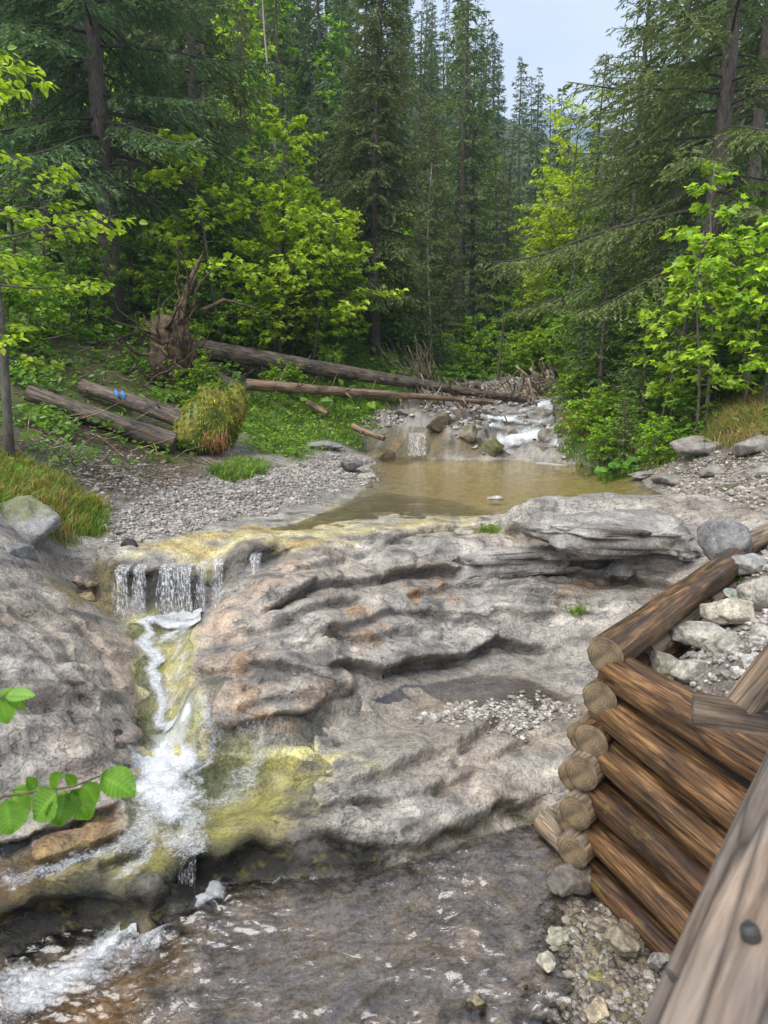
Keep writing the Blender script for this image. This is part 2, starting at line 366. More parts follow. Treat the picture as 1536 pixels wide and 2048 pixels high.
x, y = gx, gy
far = sstep(9, 16, y)
m_bar, m_mud, m_mound, m_gm = rmask('gravel_bar', .12), rmask('mud', .3), rmask('mound', .12, .08), rmask('grass_mid', .4)
m_bank, m_brock, m_creek = rmask('bank', .2), rmask('bank_rock', .15), rmask('creek', .25)
m_pan, m_crib, m_fill = rmask('gravel_pan', .1), rmask('gravel_crib', .1), rmask('gravel_fill', .12)
m_bank = m_bank*(1-m_brock)
m_for = sstep(15.2, 17, y)*(1-m_creek)
m_wild = np.maximum.reduce([sstep(-3.1, -4.3, x+.35*(y-6)*0 - .0)*sstep(6.2, 8.5, y), sstep(9.5, 12, y)*sstep(-2.6, -3.6, x), sstep(3.2, 5.0, x-.33*y)*sstep(6, 8, y)])
m_shf = rmask('shelf', .15); m_chu = rmask('chute', .06, .05)
m_upp = sstep(.0, .08, 1.3-hb)*sstep(7.2, 8, y)*(1-far*.0)*sstep(18, 15, y)
m_pool = sstep(0, .06, -hb)
soft = np.clip(np.maximum.reduce([m_bar, m_mud*.8, m_mound, m_gm, m_bank, m_for, m_pan, m_crib, m_fill, m_wild*.9]), 0, 1)
rock = (1-soft)
region('flat_pan', [(640,1480),(740,1410),(850,1350),(960,1320),(1120,1300),(1160,1420),(1130,1590),(1000,1600),(880,1620),(760,1600),(680,1560)])
m_flat = rmask('flat_pan', .15)
region('left_slab', [(-200,1180),(60,1150),(150,1200),(240,1290),(262,1400),(270,1500),(220,1600),(60,1630),(-200,1640)]); m_ls = rmask('left_slab', .2)
rk = rock*(1-.65*m_flat)*(1-.75*m_chu)*(1-.8*np.maximum(m_pool, m_upp))*(1-.5*m_shf)
# bedding: warped terraces, broken blocks, joints; all of it set off along the surface normal
H2 = hb.reshape(len(GY), len(GU)); dHu = np.gradient(H2, axis=1)/(GU[1]-GU[0]); dHl = np.gradient(H2, axis=0)/np.gradient(GY)[:, None]
hx_ = (dHu/GY[:, None]).ravel(); hy_ = (dHl - GU[None, :]/GY[:, None]*dHu).ravel(); slope_ = np.hypot(hx_, hy_)
nl = np.sqrt(1+slope_**2); NX, NY, NZ = -hx_/nl, -hy_/nl, 1/nl
yr = y + 1.6*hb                                        # runs along the slope, so faces are not streaked
wx = .35*fbm(x*.5, yr*.5, 3, 3); wy = .3*fbm(x*.6+4, yr*.6, 3, 9)
q = hb + .13*fbm((x+wx)*.8, (y+wy)*1.3, 3, 20) + .10*x*.15
def terr(q, lam, sharp, lip=0.):
    t = q/lam; f = t-np.floor(t); return (np.floor(t) + sstep(.5-sharp, .5+sharp, f))*lam - q - lip*np.exp(-((f-.5+sharp)/.07)**2)
polish = np.maximum(rmask('pink_l', .3), rmask('pink_r', .25)*.7)
tm = sstep(-.1, .4, fbm(x*.55, yr*.55, 3, 31))
d = .3*terr(q, .16, .14, .012)*tm*(1-.85*m_ls)
frac = (1-.85*polish)*np.minimum(1, .2+sstep(-.1, .4, fbm(x*.7+3, yr*.7, 3, 57)))
for su, sv, off, tl, gr, sd_ in ((.6, 1.5, .012, .045, .035, 61), (1.6, 3.8, .006, .022, .02, 64), (4.5, 9., .002, .007, .006, 67)):
    f1, f2, dx, dy, r0, r1, r2 = cells(x*su+yr*su*.3+.35*fbm(x*.9, yr*.9, 2, sd_), yr*sv-x*sv*.16+.3*fbm(x*1.1, yr*1.1, 2, sd_+1), sd_)
    d += frac*(off*r0+tl*(r1*dx+r2*dy)-gr*sstep(.07, 0, f2-f1)*sstep(-.05, .35, fbm(x*1.1, yr*1.1, 2, sd_+2)))
d += m_ls*(.010*fbm(x*7, yr*3, 3, 68)-.035*sstep(.22, .5, fbm(x*3.2, yr*2.2, 3, 66)))
d += .012*fbm(x*.8, yr*1.1, 3, 60, .4)+(.2+.8*frac)*.013*fbm(x*5, yr*7, 4, 69, .55)+.0025*fbm(x*24, yr*26, 2, 70)
for sx, sy, ang, amp, sd_, th in ((.6, 2.0, .2, .06, 71, .05), (1.1, 3.0, -.1, .04, 75, .05)):
    ca, sa = math.cos(ang), math.sin(ang); u = ca*x+sa*yr; v = -sa*x+ca*yr
    d -= amp*sstep(th, 0, np.abs(fbm(u*sx, v*sy, 2, sd_)))*sstep(-.05, .3, fbm(x*.9, yr*.9, 2, sd_+2))
d *= rk
def soften(a, n=1):
    a = a.reshape(len(GY), len(GU)).copy()
    for _ in range(n):
        a[1:-1] = .25*a[:-2]+.5*a[1:-1]+.25*a[2:]; a[:, 1:-1] = .25*a[:, :-2]+.5*a[:, 1:-1]+.25*a[:, 2:]
    return a.ravel()
d = soften(d, 1)
BED = [([(505,1245),(590,1215),(665,1175),(768,1160),(858,1145),(948,1143),(1018,1150),(1120,1150),(1260,1152),(1400,1150)],.09,.07),([(380,1345),(460,1345),(555,1340),(640,1370),(720,1382)],.05,.04),
 ([(640,1345),(700,1330),(768,1345),(843,1330),(908,1320),(993,1285),(1113,1290)],.09,.06),([(640,1300),(700,1270),(768,1240),(860,1225),(960,1240)],.05,.03),([(1000,1075),(1120,1072),(1250,1078),(1400,1092)],.09,.08),
 ([(430,1215),(520,1190),(640,1150),(700,1125)],.035,.03),([(820,1075),(930,1060),(1010,1050)],.05,.04),([(410,1440),(480,1455),(600,1440),(650,1405),(720,1385)],.06,.05),
 ([(0,1215),(60,1290),(130,1360),(200,1430)],.06,.05),([(80,1180),(140,1240),(210,1320),(240,1400)],.035,.03),([(60,1560),(150,1560),(230,1580)],.0,.03),([(20,1400),(110,1405),(200,1460)],.02,.03),([(120,1330),(150,1400),(160,1470)],.0,.03),
 ([(690,1590),(780,1560),(930,1500),(1000,1440)],.05,.03),([(640,1640),(740,1610),(860,1590),(960,1560)],.04,.03),([(1120,1590),(1000,1615),(900,1655),(830,1695),(740,1695),(640,1695),(500,1690),(400,1705),(340,1750)],.07,.04),
 ([(335,1775),(290,1805),(180,1780),(80,1795),(-80,1835)],.06,.04),([(60,1740),(180,1700),(280,1665)],.05,.05),([(190,1735),(260,1710),(300,1690)],.04,.04),([(-60,1690),(40,1690),(130,1660),(250,1640)],.04,.03),
 ([(1130,1230),(1000,1235),(900,1250)],.04,.04),([(960,1190),(1080,1195),(1200,1190)],.05,.04),([(700,1130),(800,1085),(830,1070)],.03,.04),([(930,1490),(900,1560),(870,1600)],.02,.03),([(1100,1340),(1040,1330),(960,1345)],.03,.03),
 ([(440,1290),(540,1270),(640,1235),(740,1205)],.03,.05),([(560,1315),(660,1290),(760,1285),(860,1270)],.03,.04),([(800,1195),(900,1180),(1000,1170)],.03,.04),([(470,1420),(560,1400),(640,1405)],.02,.03),([(30,1230),(100,1270),(160,1350),(200,1400)],.03,.04),([(870,1540),(960,1530),(1060,1490),(1120,1470)],.02,.03),([(1010,1215),(1120,1210),(1230,1195)],.03,.04),
 ([(220,1140),(330,1136),(470,1118),(570,1104)],.05,.02)]
jx = x + .05*fbm(x*1.1, y*1.1, 2, 90, .4) + .006*fbm(x*13, yr*13, 2, 94); jy = y + .06*fbm(x*1.2+3, y*1.2, 2, 91, .4) + .010*fbm(x*11+5, yr*11, 3, 95); brk = .6+.4*sstep(-.35, .2, fbm(x*2.1, yr*2.1, 3, 92))
OX, OY, blk = np.zeros(len(x)), np.zeros(len(x)), np.zeros(len(x))
for bi, (pts, hgt, grv) in enumerate(BED):
    hgt *= 1.35; grv *= 1.5; ov = .35 if bi in (15, 16) else (1.7 if bi in (0, 2, 4) else 1.25)
    P = ground_pts(pts); lo = P.min(0)-1.3; hi = P.max(0)+1.3; k = np.nonzero((x > lo[0]) & (x < hi[0]) & (y > lo[1]) & (y < hi[1]))[0]
    X, Y = jx[k], jy[k]; best = np.full(len(k), 1e9); vx = np.zeros(len(k)); vy = np.zeros(len(k)); sg = np.zeros(len(k)); al = np.zeros(len(k)); n_ = len(P)-1
    for m_, (p0, p1) in enumerate(zip(P[:-1], P[1:])):
        e = p1[:2]-p0[:2]; L = e@e+1e-12; t = np.clip(((X-p0[0])*e[0]+(Y-p0[1])*e[1])/L, 0, 1); rx, ry = X-p0[0]-t*e[0], Y-p0[1]-t*e[1]; dd = np.hypot(rx, ry)
        nrm = np.array([-e[1], e[0]])/math.sqrt(L); nrm = nrm if nrm[1] > 0 or (abs(nrm[1]) < .2 and nrm[0]*p0[0] > 0) else -nrm
        w = dd < best; best = np.where(w, dd, best); sg = np.where(w, np.sign(rx*nrm[0]+ry*nrm[1]), sg); vx = np.where(w, nrm[0], vx); vy = np.where(w, nrm[1], vy); al = np.where(w, (m_+t)/n_, al)
    end = sstep(0, .08, al)*sstep(1, .92, al)*brk[k]
    ss = sg*best; f = sstep(-1, 1, ss/(.007*Y)); d[k] += (f*hgt*.8*np.exp(-best/.7) - (1-f)*(grv*np.exp(-(best/.05)**2)+.2*hgt*np.exp(-best/.5)))*end*(1-.6*m_chu[k])
    sh_ = ov*.75*(f*-.6*hgt*np.exp(-best/.1) + (1-f)*.9*hgt*np.exp(-best/.05))*end*rk[k]; OX[k] += sh_*vx; OY[k] += sh_*vy
    if bi in (15, 16, len(BED)-1): blk[k] = np.maximum(blk[k], np.exp(-((ss+.05)/.075)**2)*sstep(0, .08, al)*(sstep(.40, .5, al) if bi == 15 else sstep(-.2, .15, fbm(gx[k]*2.6, gy[k]*2.6, 3, 93)) if bi == 16 else 1))
    elif bi in (17, 18, 19): blk[k] = np.maximum(blk[k], .9*np.exp(-((ss+.02)/.035)**2)*end)
z = hb + d*NZ; x = x + d*NX + OX; y = y + d*NY + OY              # (x, y) of the finished rock
# soft ground
z += soft*(.05*fbm(x*1.2, y*1.2, 4, 100)*np.minimum(y/8, 2.2) + .012*fbm(x*9, y*9, 3, 110))
z += (m_crib+m_bar+m_pan+m_fill)*.012*fbm(x*14, y*14, 3, 120)
z += m_creek*far*(.2*fbm(gx*1.4, gy*1.4, 4, 130) + .8*terr(hb+.12*fbm(gx, gy, 3, 7), .24, .1))
z += (m_for+m_bank*.6+m_wild*.4)*.12*fbm(x*.7, y*.7, 4, 140)
z += m_mound*.06*fbm(x*4, y*4, 3, 141) + m_gm*.05*fbm(x*2, y*2, 3, 142)
z += m_pool*.015*fbm(x*5, y*5, 3, 150)
HZ = z.reshape(len(GY), len(GU))
def ground_h(px_, py_):
    """height of the finished terrain at world x, y"""
    px_ = np.asarray(px_, float); py_ = np.asarray(py_, float)
    yy = np.clip(py_, GY[0], GY[-1]*.9999); i = np.interp(yy, GY, np.arange(len(GY)))
    u = np.clip((px_/yy-GU[0])/(GU[-1]-GU[0]), 0, .99999)*(len(GU)-1)
    i0 = np.clip(i.astype(int), 0, len(GY)-2); j0 = np.clip(u.astype(int), 0, len(GU)-2); a = i-i0; b = u-j0
    h = (HZ[i0, j0]*(1-a)*(1-b)+HZ[i0+1, j0]*a*(1-b)+HZ[i0, j0+1]*(1-a)*b+HZ[i0+1, j0+1]*a*b)
    fr = py_ > GY[-1]
    if np.any(fr): h = np.where(fr, base_h(np.atleast_1d(px_).ravel(), np.atleast_1d(py_).ravel()).reshape(h.shape), h)
    return h

# colours of the materials themselves (stone, stain, algae, soil, moss)
n1, n2, n3 = fbm(x*.8, yr*.8, 4, 200), fbm(x*3.2, yr*4., 4, 210), fbm(x*9, yr*9, 3, 220)
c = np.zeros((len(x), 3)) + np.array([.345, .328, .30])
c = mixc(c, (.51, .48, .43), sstep(.0, .7, n2+.4*n1)*.8)
c = mixc(c, (.125, .116, .105), sstep(.1, .7, -n2+.3*n3)*.75)
c = mixc(c, (.36, .295, .23), sstep(.0, .5, n1+.3*n3)*.45)
c = mixc(c, (.42, .32, .24), np.maximum(rmask('pink_l', .12), rmask('pink_r', .15))*sstep(-.5, .4, n2)*.75)
for k_ in 'abcd': c = mixc(c, (.30, .155, .05), rmask('rust_'+k_, .1, .2)*sstep(-.35, .45, n2+.5*n3)*.8)
wet = .25+.5*sstep(-.2, .4, fbm(x*.9, yr*.9, 4, 260))
mm = rmask('damp_r', .12, .15); c = mixc(c, (.36, .33, .28), mm*.6*sstep(-.4, .3, n1+n3*.5)); wet = np.maximum(wet, mm*.75)
mm = rmask('brown_pan', .08, .1); c = mixc(c, (.38, .29, .2), mm*.55); wet = np.maximum(wet, mm)
mm = rmask('shelf', .12); c = mixc(c, (.60, .55, .30), mm*sstep(-.6, .2, n2)*.85); c = mixc(c, (.46, .33, .09), mm*sstep(.1, .5, fbm(x*1.2, y*3, 3, 240))*.6); wet = np.maximum(wet, mm)
mm = rmask('shelf_grey', .2); c = mixc(c, (.36, .35, .33), mm*.8)
mm = m_chu; c = mixc(c, (.62, .58, .29), mm*.9); c = mixc(c, (.42, .43, .10), mm*sstep(0, .5, n2)*.7); c = mixc(c, (.62, .60, .48), mm*sstep(.15, .6, -n2)*.6); wet = np.maximum(wet, mm)
c = mixc(c, (.16, .20, .15), rmask('basin', .12)*.85)
mm = rmask('algae_fan', .1, .15); c = mixc(c, (.58, .54, .2), mm*.8*sstep(-.5, .2, n2)); wet = np.maximum(wet, mm)
mm = rmask('yellow_left', .12, .15); c = mixc(c, (.58, .5, .22), mm*.85); c = mixc(c, (.42, .4, .1), mm*sstep(0, .4, n3)*.6); wet = np.maximum(wet, mm)
mm = rmask('brown_left', .12, .15); c = mixc(c, (.30, .18, .085), mm*.85); c = mixc(c, (.5, .36, .13), mm*sstep(.1, .5, n2)*.6); wet = np.maximum(wet, mm)
c = mixc(c, (.43, .39, .36), m_pool*.9); c = mixc(c, (.45, .36, .25), m_pool*sstep(.0, .5, n2)*.6); wet = np.maximum(wet, m_pool)
mm = rmask('orange_bl', .2, .2); c = mixc(c, (.50, .30, .10), mm*.85); wet = np.maximum(wet, mm)
c = mixc(c, (.60, .49, .21), m_upp*.85); c = mixc(c, (.55, .5, .4), m_upp*sstep(.12, .02, 1.3-hb)*.6); wet = np.maximum(wet, m_upp)
for k_, s0 in (('black_a', .55), ('black_b', .55), ('black_fall', .8)):
    mm = rmask(k_, .10, .02)*sstep(s0*.6, s0*1.3, slope_+.25*n2); c = mixc(c, (.016, .015, .012), mm*.97); c = mixc(c, (.16, .15, .03), mm*sstep(.25, .6, n3)*.6); wet = np.maximum(wet, mm)
mm = blk*sstep(-.6, -.1, n2+.3*n3); c = mixc(c, (.016, .015, .012), mm*.97); c = mixc(c, (.2, .18, .04), blk*sstep(.3, .6, n3)*.5); wet = np.maximum(wet, blk)
mm = rmask('fall_moss', .08); c = mixc(c, (.20, .16, .05), mm*.8)
mm = rmask('shore_alg', .05, .06); c = mixc(c, (.10, .085, .025), mm*.9); wet = np.maximum(wet, mm)
c = mixc(c, (.24, .225, .205), m_bar*.9); c = mixc(c, (.24, .19, .15), m_bar*sstep(.1, .5, n1)*.6)
c = mixc(c, (.23, .2, .17), np.maximum.reduce([m_pan, m_crib, m_fill])*.8); wet = np.maximum(wet, m_crib*.6)
c = mixc(c, (.10, .075, .055), m_mud*.9); c = mixc(c, (.17, .15, .13), m_mud*sstep(.1, .5, n2)*.7); wet = np.maximum(wet, m_mud*.45)
c = mixc(c, (.24, .215, .185), m_brock*.6); c = mixc(c, (.13, .105, .08), m_brock*sstep(-.1, .3, n2+n1)*.7); c = mixc(c, (.08, .10, .025), m_brock*sstep(.2, .5, n1-n2*.5)*.7)
c = mixc(c, (.30, .28, .26), m_creek*far*.8); c = mixc(c, (.10, .08, .06), m_creek*far*sstep(.05, .5, n1)*.8); wet = np.maximum(wet, m_creek*.5)
mm = rmask('moss_step', .1); c = mixc(c, (.10, .085, .03), mm*.85); c = mixc(c, (.22, .13, .04), mm*sstep(.1, .5, n2)*.6)
gsoil = np.maximum.reduce([m_bank, m_for, m_wild, m_mound, m_gm])
c = mixc(c, (.055, .045, .028), gsoil*.95)
c = mixc(c, (.075, .115, .022), gsoil*sstep(-.25, .35, n1+.4*n2)*.85); c = mixc(c, (.12, .19, .03), m_gm*.7)
c = mixc(c, (.17, .15, .03), m_mound*sstep(-.1, .5, n2+.2)*.7)
c *= (1+.22*n3+.12*n2)[:, None]
c = np.clip(c, .008, .8)
wet = np.clip(wet*(.75+.5*sstep(-.4, .3, n2)), 0, 1)
dry = 1-.36*wet*(1-.85*np.maximum.reduce([m_pool, m_upp, m_chu, rmask('shelf', .12), rmask('algae_fan', .1, .15), rmask('yellow_left', .12, .15)*(1-blk)]))
c *= dry[:, None]          # water in the pores darkens stone

nr, nc = len(GY), len(GU)
i, j = np.meshgrid(np.arange(nr-1), np.arange(nc-1), indexing='ij'); i = i.ravel(); j = j.ravel()
FQ = np.stack([i*nc+j, i*nc+j+1, (i+1)*nc+j+1, (i+1)*nc+j], 1)

m, ns, ls, b = mat_new('terrain')
v = coords(ns, ls, (1, 1, 1))
nA = N(ns, 'ShaderNodeTexNoise', Scale=45., Detail=5., Roughness=.75); ls.new(v, nA.inputs['Vector'])
nB = N(ns, 'ShaderNodeTexNoise', Scale=7., Detail=4., Roughness=.65); ls.new(v, nB.inputs['Vector'])
vs = coords(ns, ls, (1.5, 2.6, 3.4), rot=(0, 0, .2)); nC = N(ns, 'ShaderNodeTexNoise', Scale=1.7, Detail=3., Roughness=.55); ls.new(vs, nC.inputs['Vector'])
rC = ramp(ns, [(.482, (1, 1, 1)), (.497, (.5, .49, .48)), (.503, (.5, .49, .48)), (.518, (1, 1, 1))]); ls.new(nC.outputs['Fac'], rC.inputs[0])
rA = ramp(ns, [(.3, (.42, .42, .43)), (.5, (1, 1, 1)), (.7, (1.4, 1.38, 1.33))]); ls.new(nA.outputs['Fac'], rA.inputs[0])
rB = ramp(ns, [(.3, (.66, .66, .68)), (.52, (1.02, 1, .98)), (.75, (1.3, 1.27, 1.2))]); ls.new(nB.outputs['Fac'], rB.inputs[0])
col = mul(ns, ls, tint_node(ns), rA.outputs[0]); col = mul(ns, ls, col, rB.outputs[0])
mc = ns.new('ShaderNodeMix'); mc.data_type = 'RGBA'; mc.blend_type = 'MULTIPLY'; ls.new(fattr(ns, 'rock'), mc.inputs[0]); ls.new(col, mc.inputs[6]); ls.new(rC.outputs[0], mc.inputs[7]); ls.new(mc.outputs[2], b.inputs['Base Color'])
mr = N(ns, 'ShaderNodeMapRange'); mr.inputs['To Min'].default_value = .62; mr.inputs['To Max'].default_value = .16
ls.new(fattr(ns, 'wet'), mr.inputs['Value']); ls.new(mr.outputs[0], b.inputs['Roughness'])
b1 = N(ns, 'ShaderNodeBump', Strength=.75, Distance=.025); ls.new(nA.outputs['Fac'], b1.inputs['Height'])
b2 = N(ns, 'ShaderNodeBump', Strength=.8, Distance=.06); ls.new(nB.outputs['Fac'], b2.inputs['Height']); ls.new(b1.outputs[0], b2.inputs['Normal'])
ls.new(b2.outputs[0], b.inputs['Normal'])
M_TER = m
ter = mesh_np('ground', np.stack([x, y, z], 1), FQ, M_TER, col=c, fl={'wet': wet, 'rock': np.clip(rk*(1-far), 0, 1)})
tag(ter, 'grey limestone slabs, gravel, mud and mossy banks along the stream', kind='structure')
# far slopes under the forest
fy = np.exp(np.linspace(math.log(33.4), math.log(190), 90)); fu = np.linspace(-1.1, 1.1, 90)
Fy = np.repeat(fy, 90); Fx = np.tile(fu, 90)*Fy; Fz = base_h(Fx, Fy) + .8*fbm(Fx*.12, Fy*.12, 3, 300) - .05
i, j = np.meshgrid(np.arange(89), np.arange(89), indexing='ij'); i = i.ravel(); j = j.ravel()
fc = np.zeros((len(Fx), 3)) + np.array([.04, .05, .02]); fc = mixc(fc, (.06, .09, .02), sstep(-.2, .4, fbm(Fx*.2, Fy*.2, 3, 310)))
slope = mesh_np('hillside', np.stack([Fx, Fy, Fz], 1), np.stack([i*90+j, i*90+j+1, (i+1)*90+j+1, (i+1)*90+j], 1), M_TER, col=fc, fl={'wet': Fx*0, 'rock': Fx*0})
tag(slope, 'steep forested mountainside behind the stream', kind='structure')
# blue ridge beyond the valley
ry = np.linspace(0, 1, 24); rx = np.linspace(-300, 1300, 60)
RX = np.tile(rx, 24); RT = np.repeat(ry, 60)
RZ = RT*(np.where(RX > 430, np.maximum(520-.8*(RX-430), 160), 520+.1*(430-RX)) + 40*fbm(RX*.006, RX*0, 4, 320)) + 12*fbm(RX*.02, RT*9, 4, 330) - 20
i, j = np.meshgrid(np.arange(23), np.arange(59), indexing='ij'); i = i.ravel(); j = j.ravel()
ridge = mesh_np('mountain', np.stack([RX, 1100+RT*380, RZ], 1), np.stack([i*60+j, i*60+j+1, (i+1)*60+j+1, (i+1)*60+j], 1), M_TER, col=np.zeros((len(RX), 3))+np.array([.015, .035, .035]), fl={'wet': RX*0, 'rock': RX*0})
tag(ridge, 'distant wooded mountain ridge beyond the valley', kind='structure')
# ------------------------------------------------------------------ water
def water_mat(name, ripple, rdist, tintc, stretch, rot=0., rough=.04, ior=1.45):
    m, ns, ls, b = mat_new(name); out = ns['Material Output']; ns.remove(b)
    v = coords(ns, ls, stretch, rot=(0, 0, rot))
    a = N(ns, 'ShaderNodeTexNoise', Scale=ripple, Detail=3., Roughness=.5, Distortion=1.1); ls.new(v, a.inputs['Vector'])
    a2 = N(ns, 'ShaderNodeTexNoise', Scale=ripple*3.1, Detail=2., Distortion=.5); ls.new(v, a2.inputs['Vector'])
    b1 = N(ns, 'ShaderNodeBump', Strength=1., Distance=rdist); ls.new(a.outputs['Fac'], b1.inputs['Height'])
    b2 = N(ns, 'ShaderNodeBump', Strength=1., Distance=rdist*.28); ls.new(a2.outputs['Fac'], b2.inputs['Height']); ls.new(b1.outputs[0], b2.inputs['Normal'])
    fr = N(ns, 'ShaderNodeFresnel', IOR=ior); ls.new(b2.outputs[0], fr.inputs['Normal'])
    gl = N(ns, 'ShaderNodeBsdfGlossy', Roughness=rough); ls.new(b2.outputs[0], gl.inputs['Normal'])
    tr = N(ns, 'ShaderNodeBsdfTransparent', Color=(*tintc, 1))
    m1 = ns.new('ShaderNodeMixShader'); ls.new(fr.outputs[0], m1.inputs[0]); ls.new(tr.outputs[0], m1.inputs[1]); ls.new(gl.outputs[0], m1.inputs[2])
    # foam: bubbles, broken up by noise stretched along the current
    v2 = coords(ns, ls, (1, 1, 1))
    f1 = N(ns, 'ShaderNodeTexNoise', Scale=30., Detail=6., Roughness=.78, Distortion=1.5); ls.new(v2, f1.inputs['Vector'])
    ad = N(ns, 'ShaderNodeMath', _operation='ADD'); ls.new(f1.outputs['Fac'], ad.inputs[0]); ls.new(fattr(ns, 'foam'), ad.inputs[1])
    fm = N(ns, 'ShaderNodeMapRange', **{'From__Min': .76, 'From__Max': 1.14}); ls.new(ad.outputs[0], fm.inputs['Value'])
    df = N(ns, 'ShaderNodeBsdfDiffuse', Color=(.82, .85, .88, 1))
    fb = N(ns, 'ShaderNodeBump', Strength=.9, Distance=.04); ls.new(f1.outputs['Fac'], fb.inputs['Height']); ls.new(fb.outputs[0], df.inputs['Normal'])
    m2 = ns.new('ShaderNodeMixShader'); ls.new(fm.outputs[0], m2.inputs[0]); ls.new(m1.outputs[0], m2.inputs[1]); ls.new(df.outputs[0], m2.inputs[2])
    ls.new(m2.outputs[0], out.inputs['Surface']); return m
M_POOL = water_mat('pool_water', 8., .013, (.95, .93, .91), (1, 1.9, 1), rot=-.35, rough=.05, ior=1.85)
M_FLOW = water_mat('stream_water', 10., .014, (.95, .96, .9), (2.2, .9, 1), rot=.25, rough=.08)
M_UPOOL = water_mat('still_water', 6., .006, (.95, .92, .82), (.7, 2.2, 1), rough=.03, ior=1.36)
GY2 = GY[::1]
def water_mesh(name, mat, poly, zfun, foam, label, disp=0., fine=1):
    p = PXG[poly] if isinstance(poly, str) else poly
    lo, hi = p.min(0), p.max(0)
    k = (gx > lo[0]-.1) & (gx < hi[0]+.1) & (gy > lo[1]-.1) & (gy < hi[1]+.1)
    s = np.full(len(gx), -9.); s[k] = sdist(gx[k], gy[k], p)
    zz = np.where(k, zfun(gx, gy), -9)
    fo = np.zeros(len(gx)); fo[k] = foam(gx[k], gy[k])
    if disp: zz = zz + np.where(k, disp*fo*(fbm(gx*7, gy*7, 4, 400)+.3), 0)
    ok = (s > 0) & (zz > z-.02)
    f = FQ[ok[FQ].all(1)]; u, inv = np.unique(f, return_inverse=True)
    o = mesh_np(name, np.stack([gx[u], gy[u], zz[u]], 1), inv.reshape(-1, 4), mat, fl={'foam': fo[u]})
    tag(o, label, kind='structure'); return o
def foam_lines(*items):
    """each item: pixels on a plane height, width, strength"""
    L = [(np.array([at_z(a, b_, zz) for a, b_, zz in pts]), w, s) for pts, w, s in items]
    def f(X, Y):
        r = np.zeros(len(X))
        wx_ = .10*fbm(X*4, Y*4, 3, 410); wy_ = .10*fbm(X*4+5, Y*4, 3, 411)
        for pts, w, s in L: r = np.maximum(r, s*sstep(w*1.35, w*.0, lined(X+wx_, Y+wy_, pts)))
        return r
    return f
pl = np.array([at_z(a, b_, 0.) for a, b_ in [(-900,2350),(-300,1880),(0,1830),(300,1760),(380,1700),(600,1690),(800,1690),(900,1650),(1100,1600),(1180,1700),(1190,1800),(1210,1900),(1200,2300),(900,2900)]])
water_mesh('pool_water', M_POOL, pl, lambda X, Y: .018*fbm(X*5.5+.6*Y, Y*9-1.4*X+1.2*fbm(X*1.5, Y*1.5, 2, 421), 3, 420, .55)*(.5+sstep(-.3, .4, fbm(X*.8, Y*.8, 2, 422)))*sstep(1.6, 2.4, Y), foam_lines(([(385,1775,0),(410,1755,0)],.14,.7),([(400,1770,0),(330,1830,0),(240,1885,0)],.17,.68),([(240,1885,0),(130,1945,0),(40,1970,0)],.24,.55),([(60,1960,0),(-80,2040,0)],.3,.38),([(520,1740,0),(600,1760,0)],.06,.35)),
    'brown rippled water of the lower pool', .012)
pp = PXG['chute'].copy()
pg = np.array([at_z(a, b_, .3) for a, b_ in [(225,1490),(300,1455),(400,1450),(560,1470),(720,1440),(800,1500),(640,1620),(480,1690),(380,1715),(335,1775),(240,1800),(120,1790),(20,1800),(-90,1830),(-120,1640),(120,1640),(240,1630)]])
water_mesh('stream_water', M_FLOW, pg, lambda X, Y: np.maximum(np.minimum(.3+.012*fbm(X*5, Y*5, 3, 430), .3)*(hb < .3)+(hb >= .3)*0, hb+.014), foam_lines(([(330,1500,.3),(300,1570,.3)],.2,.75),([(370,1480,.3),(350,1520,.3)],.16,.85),([(340,1530,.3),(330,1620,.3)],.24,.62),([(420,1480,.3),(400,1560,.3)],.1,.42),([(330,1640,.25),(480,1600,.25)],.2,.36),([(330,1600,.25),(270,1700,.22)],.26,.42),([(270,1690,.22),(150,1760,.2),(40,1790,.2)],.16,.4),([(300,1720,.2),(250,1790,.18)],.12,.42),([(400,1600,.26),(370,1680,.22),(365,1720,.2)],.18,.46),([(520,1500,.3),(470,1590,.28)],.12,.36)),
    'swirling green plunge basin and thin sheet of water over the shelf', .035)
pc = ground_pts([(225,1222),(405,1216),(395,1270),(378,1370),(410,1462),(400,1480),(285,1490),(268,1400),(262,1330),(250,1270)])
water_mesh('stream_water', M_FLOW, pc, lambda X, Y: np.minimum(hb+.03, .8), foam_lines(([(240,1228,.78),(400,1226,.78)],.13,.8),([(270,1240,.77),(390,1240,.77)],.16,.7),([(280,1250,.76),(300,1310,.66),(300,1350,.58),(315,1400,.47),(330,1450,.36),(335,1480,.31)],.11,.6),([(330,1285,.7),(350,1270,.72)],.14,.5),([(380,1240,.77),(360,1320,.63),(365,1400,.47),(372,1460,.34)],.07,.36)),
    'water sliding down the narrow chute below the small waterfall', .035)
pr = ground_pts([(620,1480),(700,1420),(800,1370),(870,1360),(960,1345),(1060,1358),(1145,1400),(1060,1420),(940,1430),(880,1470),(960,1500),(900,1550),(800,1580),(700,1570),(620,1560)])
water_mesh('stream_water', M_POOL, pr, lambda X, Y: hb+.006, lambda X, Y: 0*X, 'thin film of water and puddles on the rock shelf')
pd = PXG['shelf']
water_mesh('stream_water', M_FLOW, pd, lambda X, Y: hb+.012, lambda X, Y: 0*X+.08, 'shallow water spreading over the yellow shelf above the fall')
pu = np.array([at_z(a, b_, 1.3) for a, b_ in [(560,1060),(700,1000),(740,960),(735,905),(900,900),(1100,890),(1200,915),(1300,930),(1400,985),(1400,1010),(1040,1050),(940,1070),(780,1075)]])
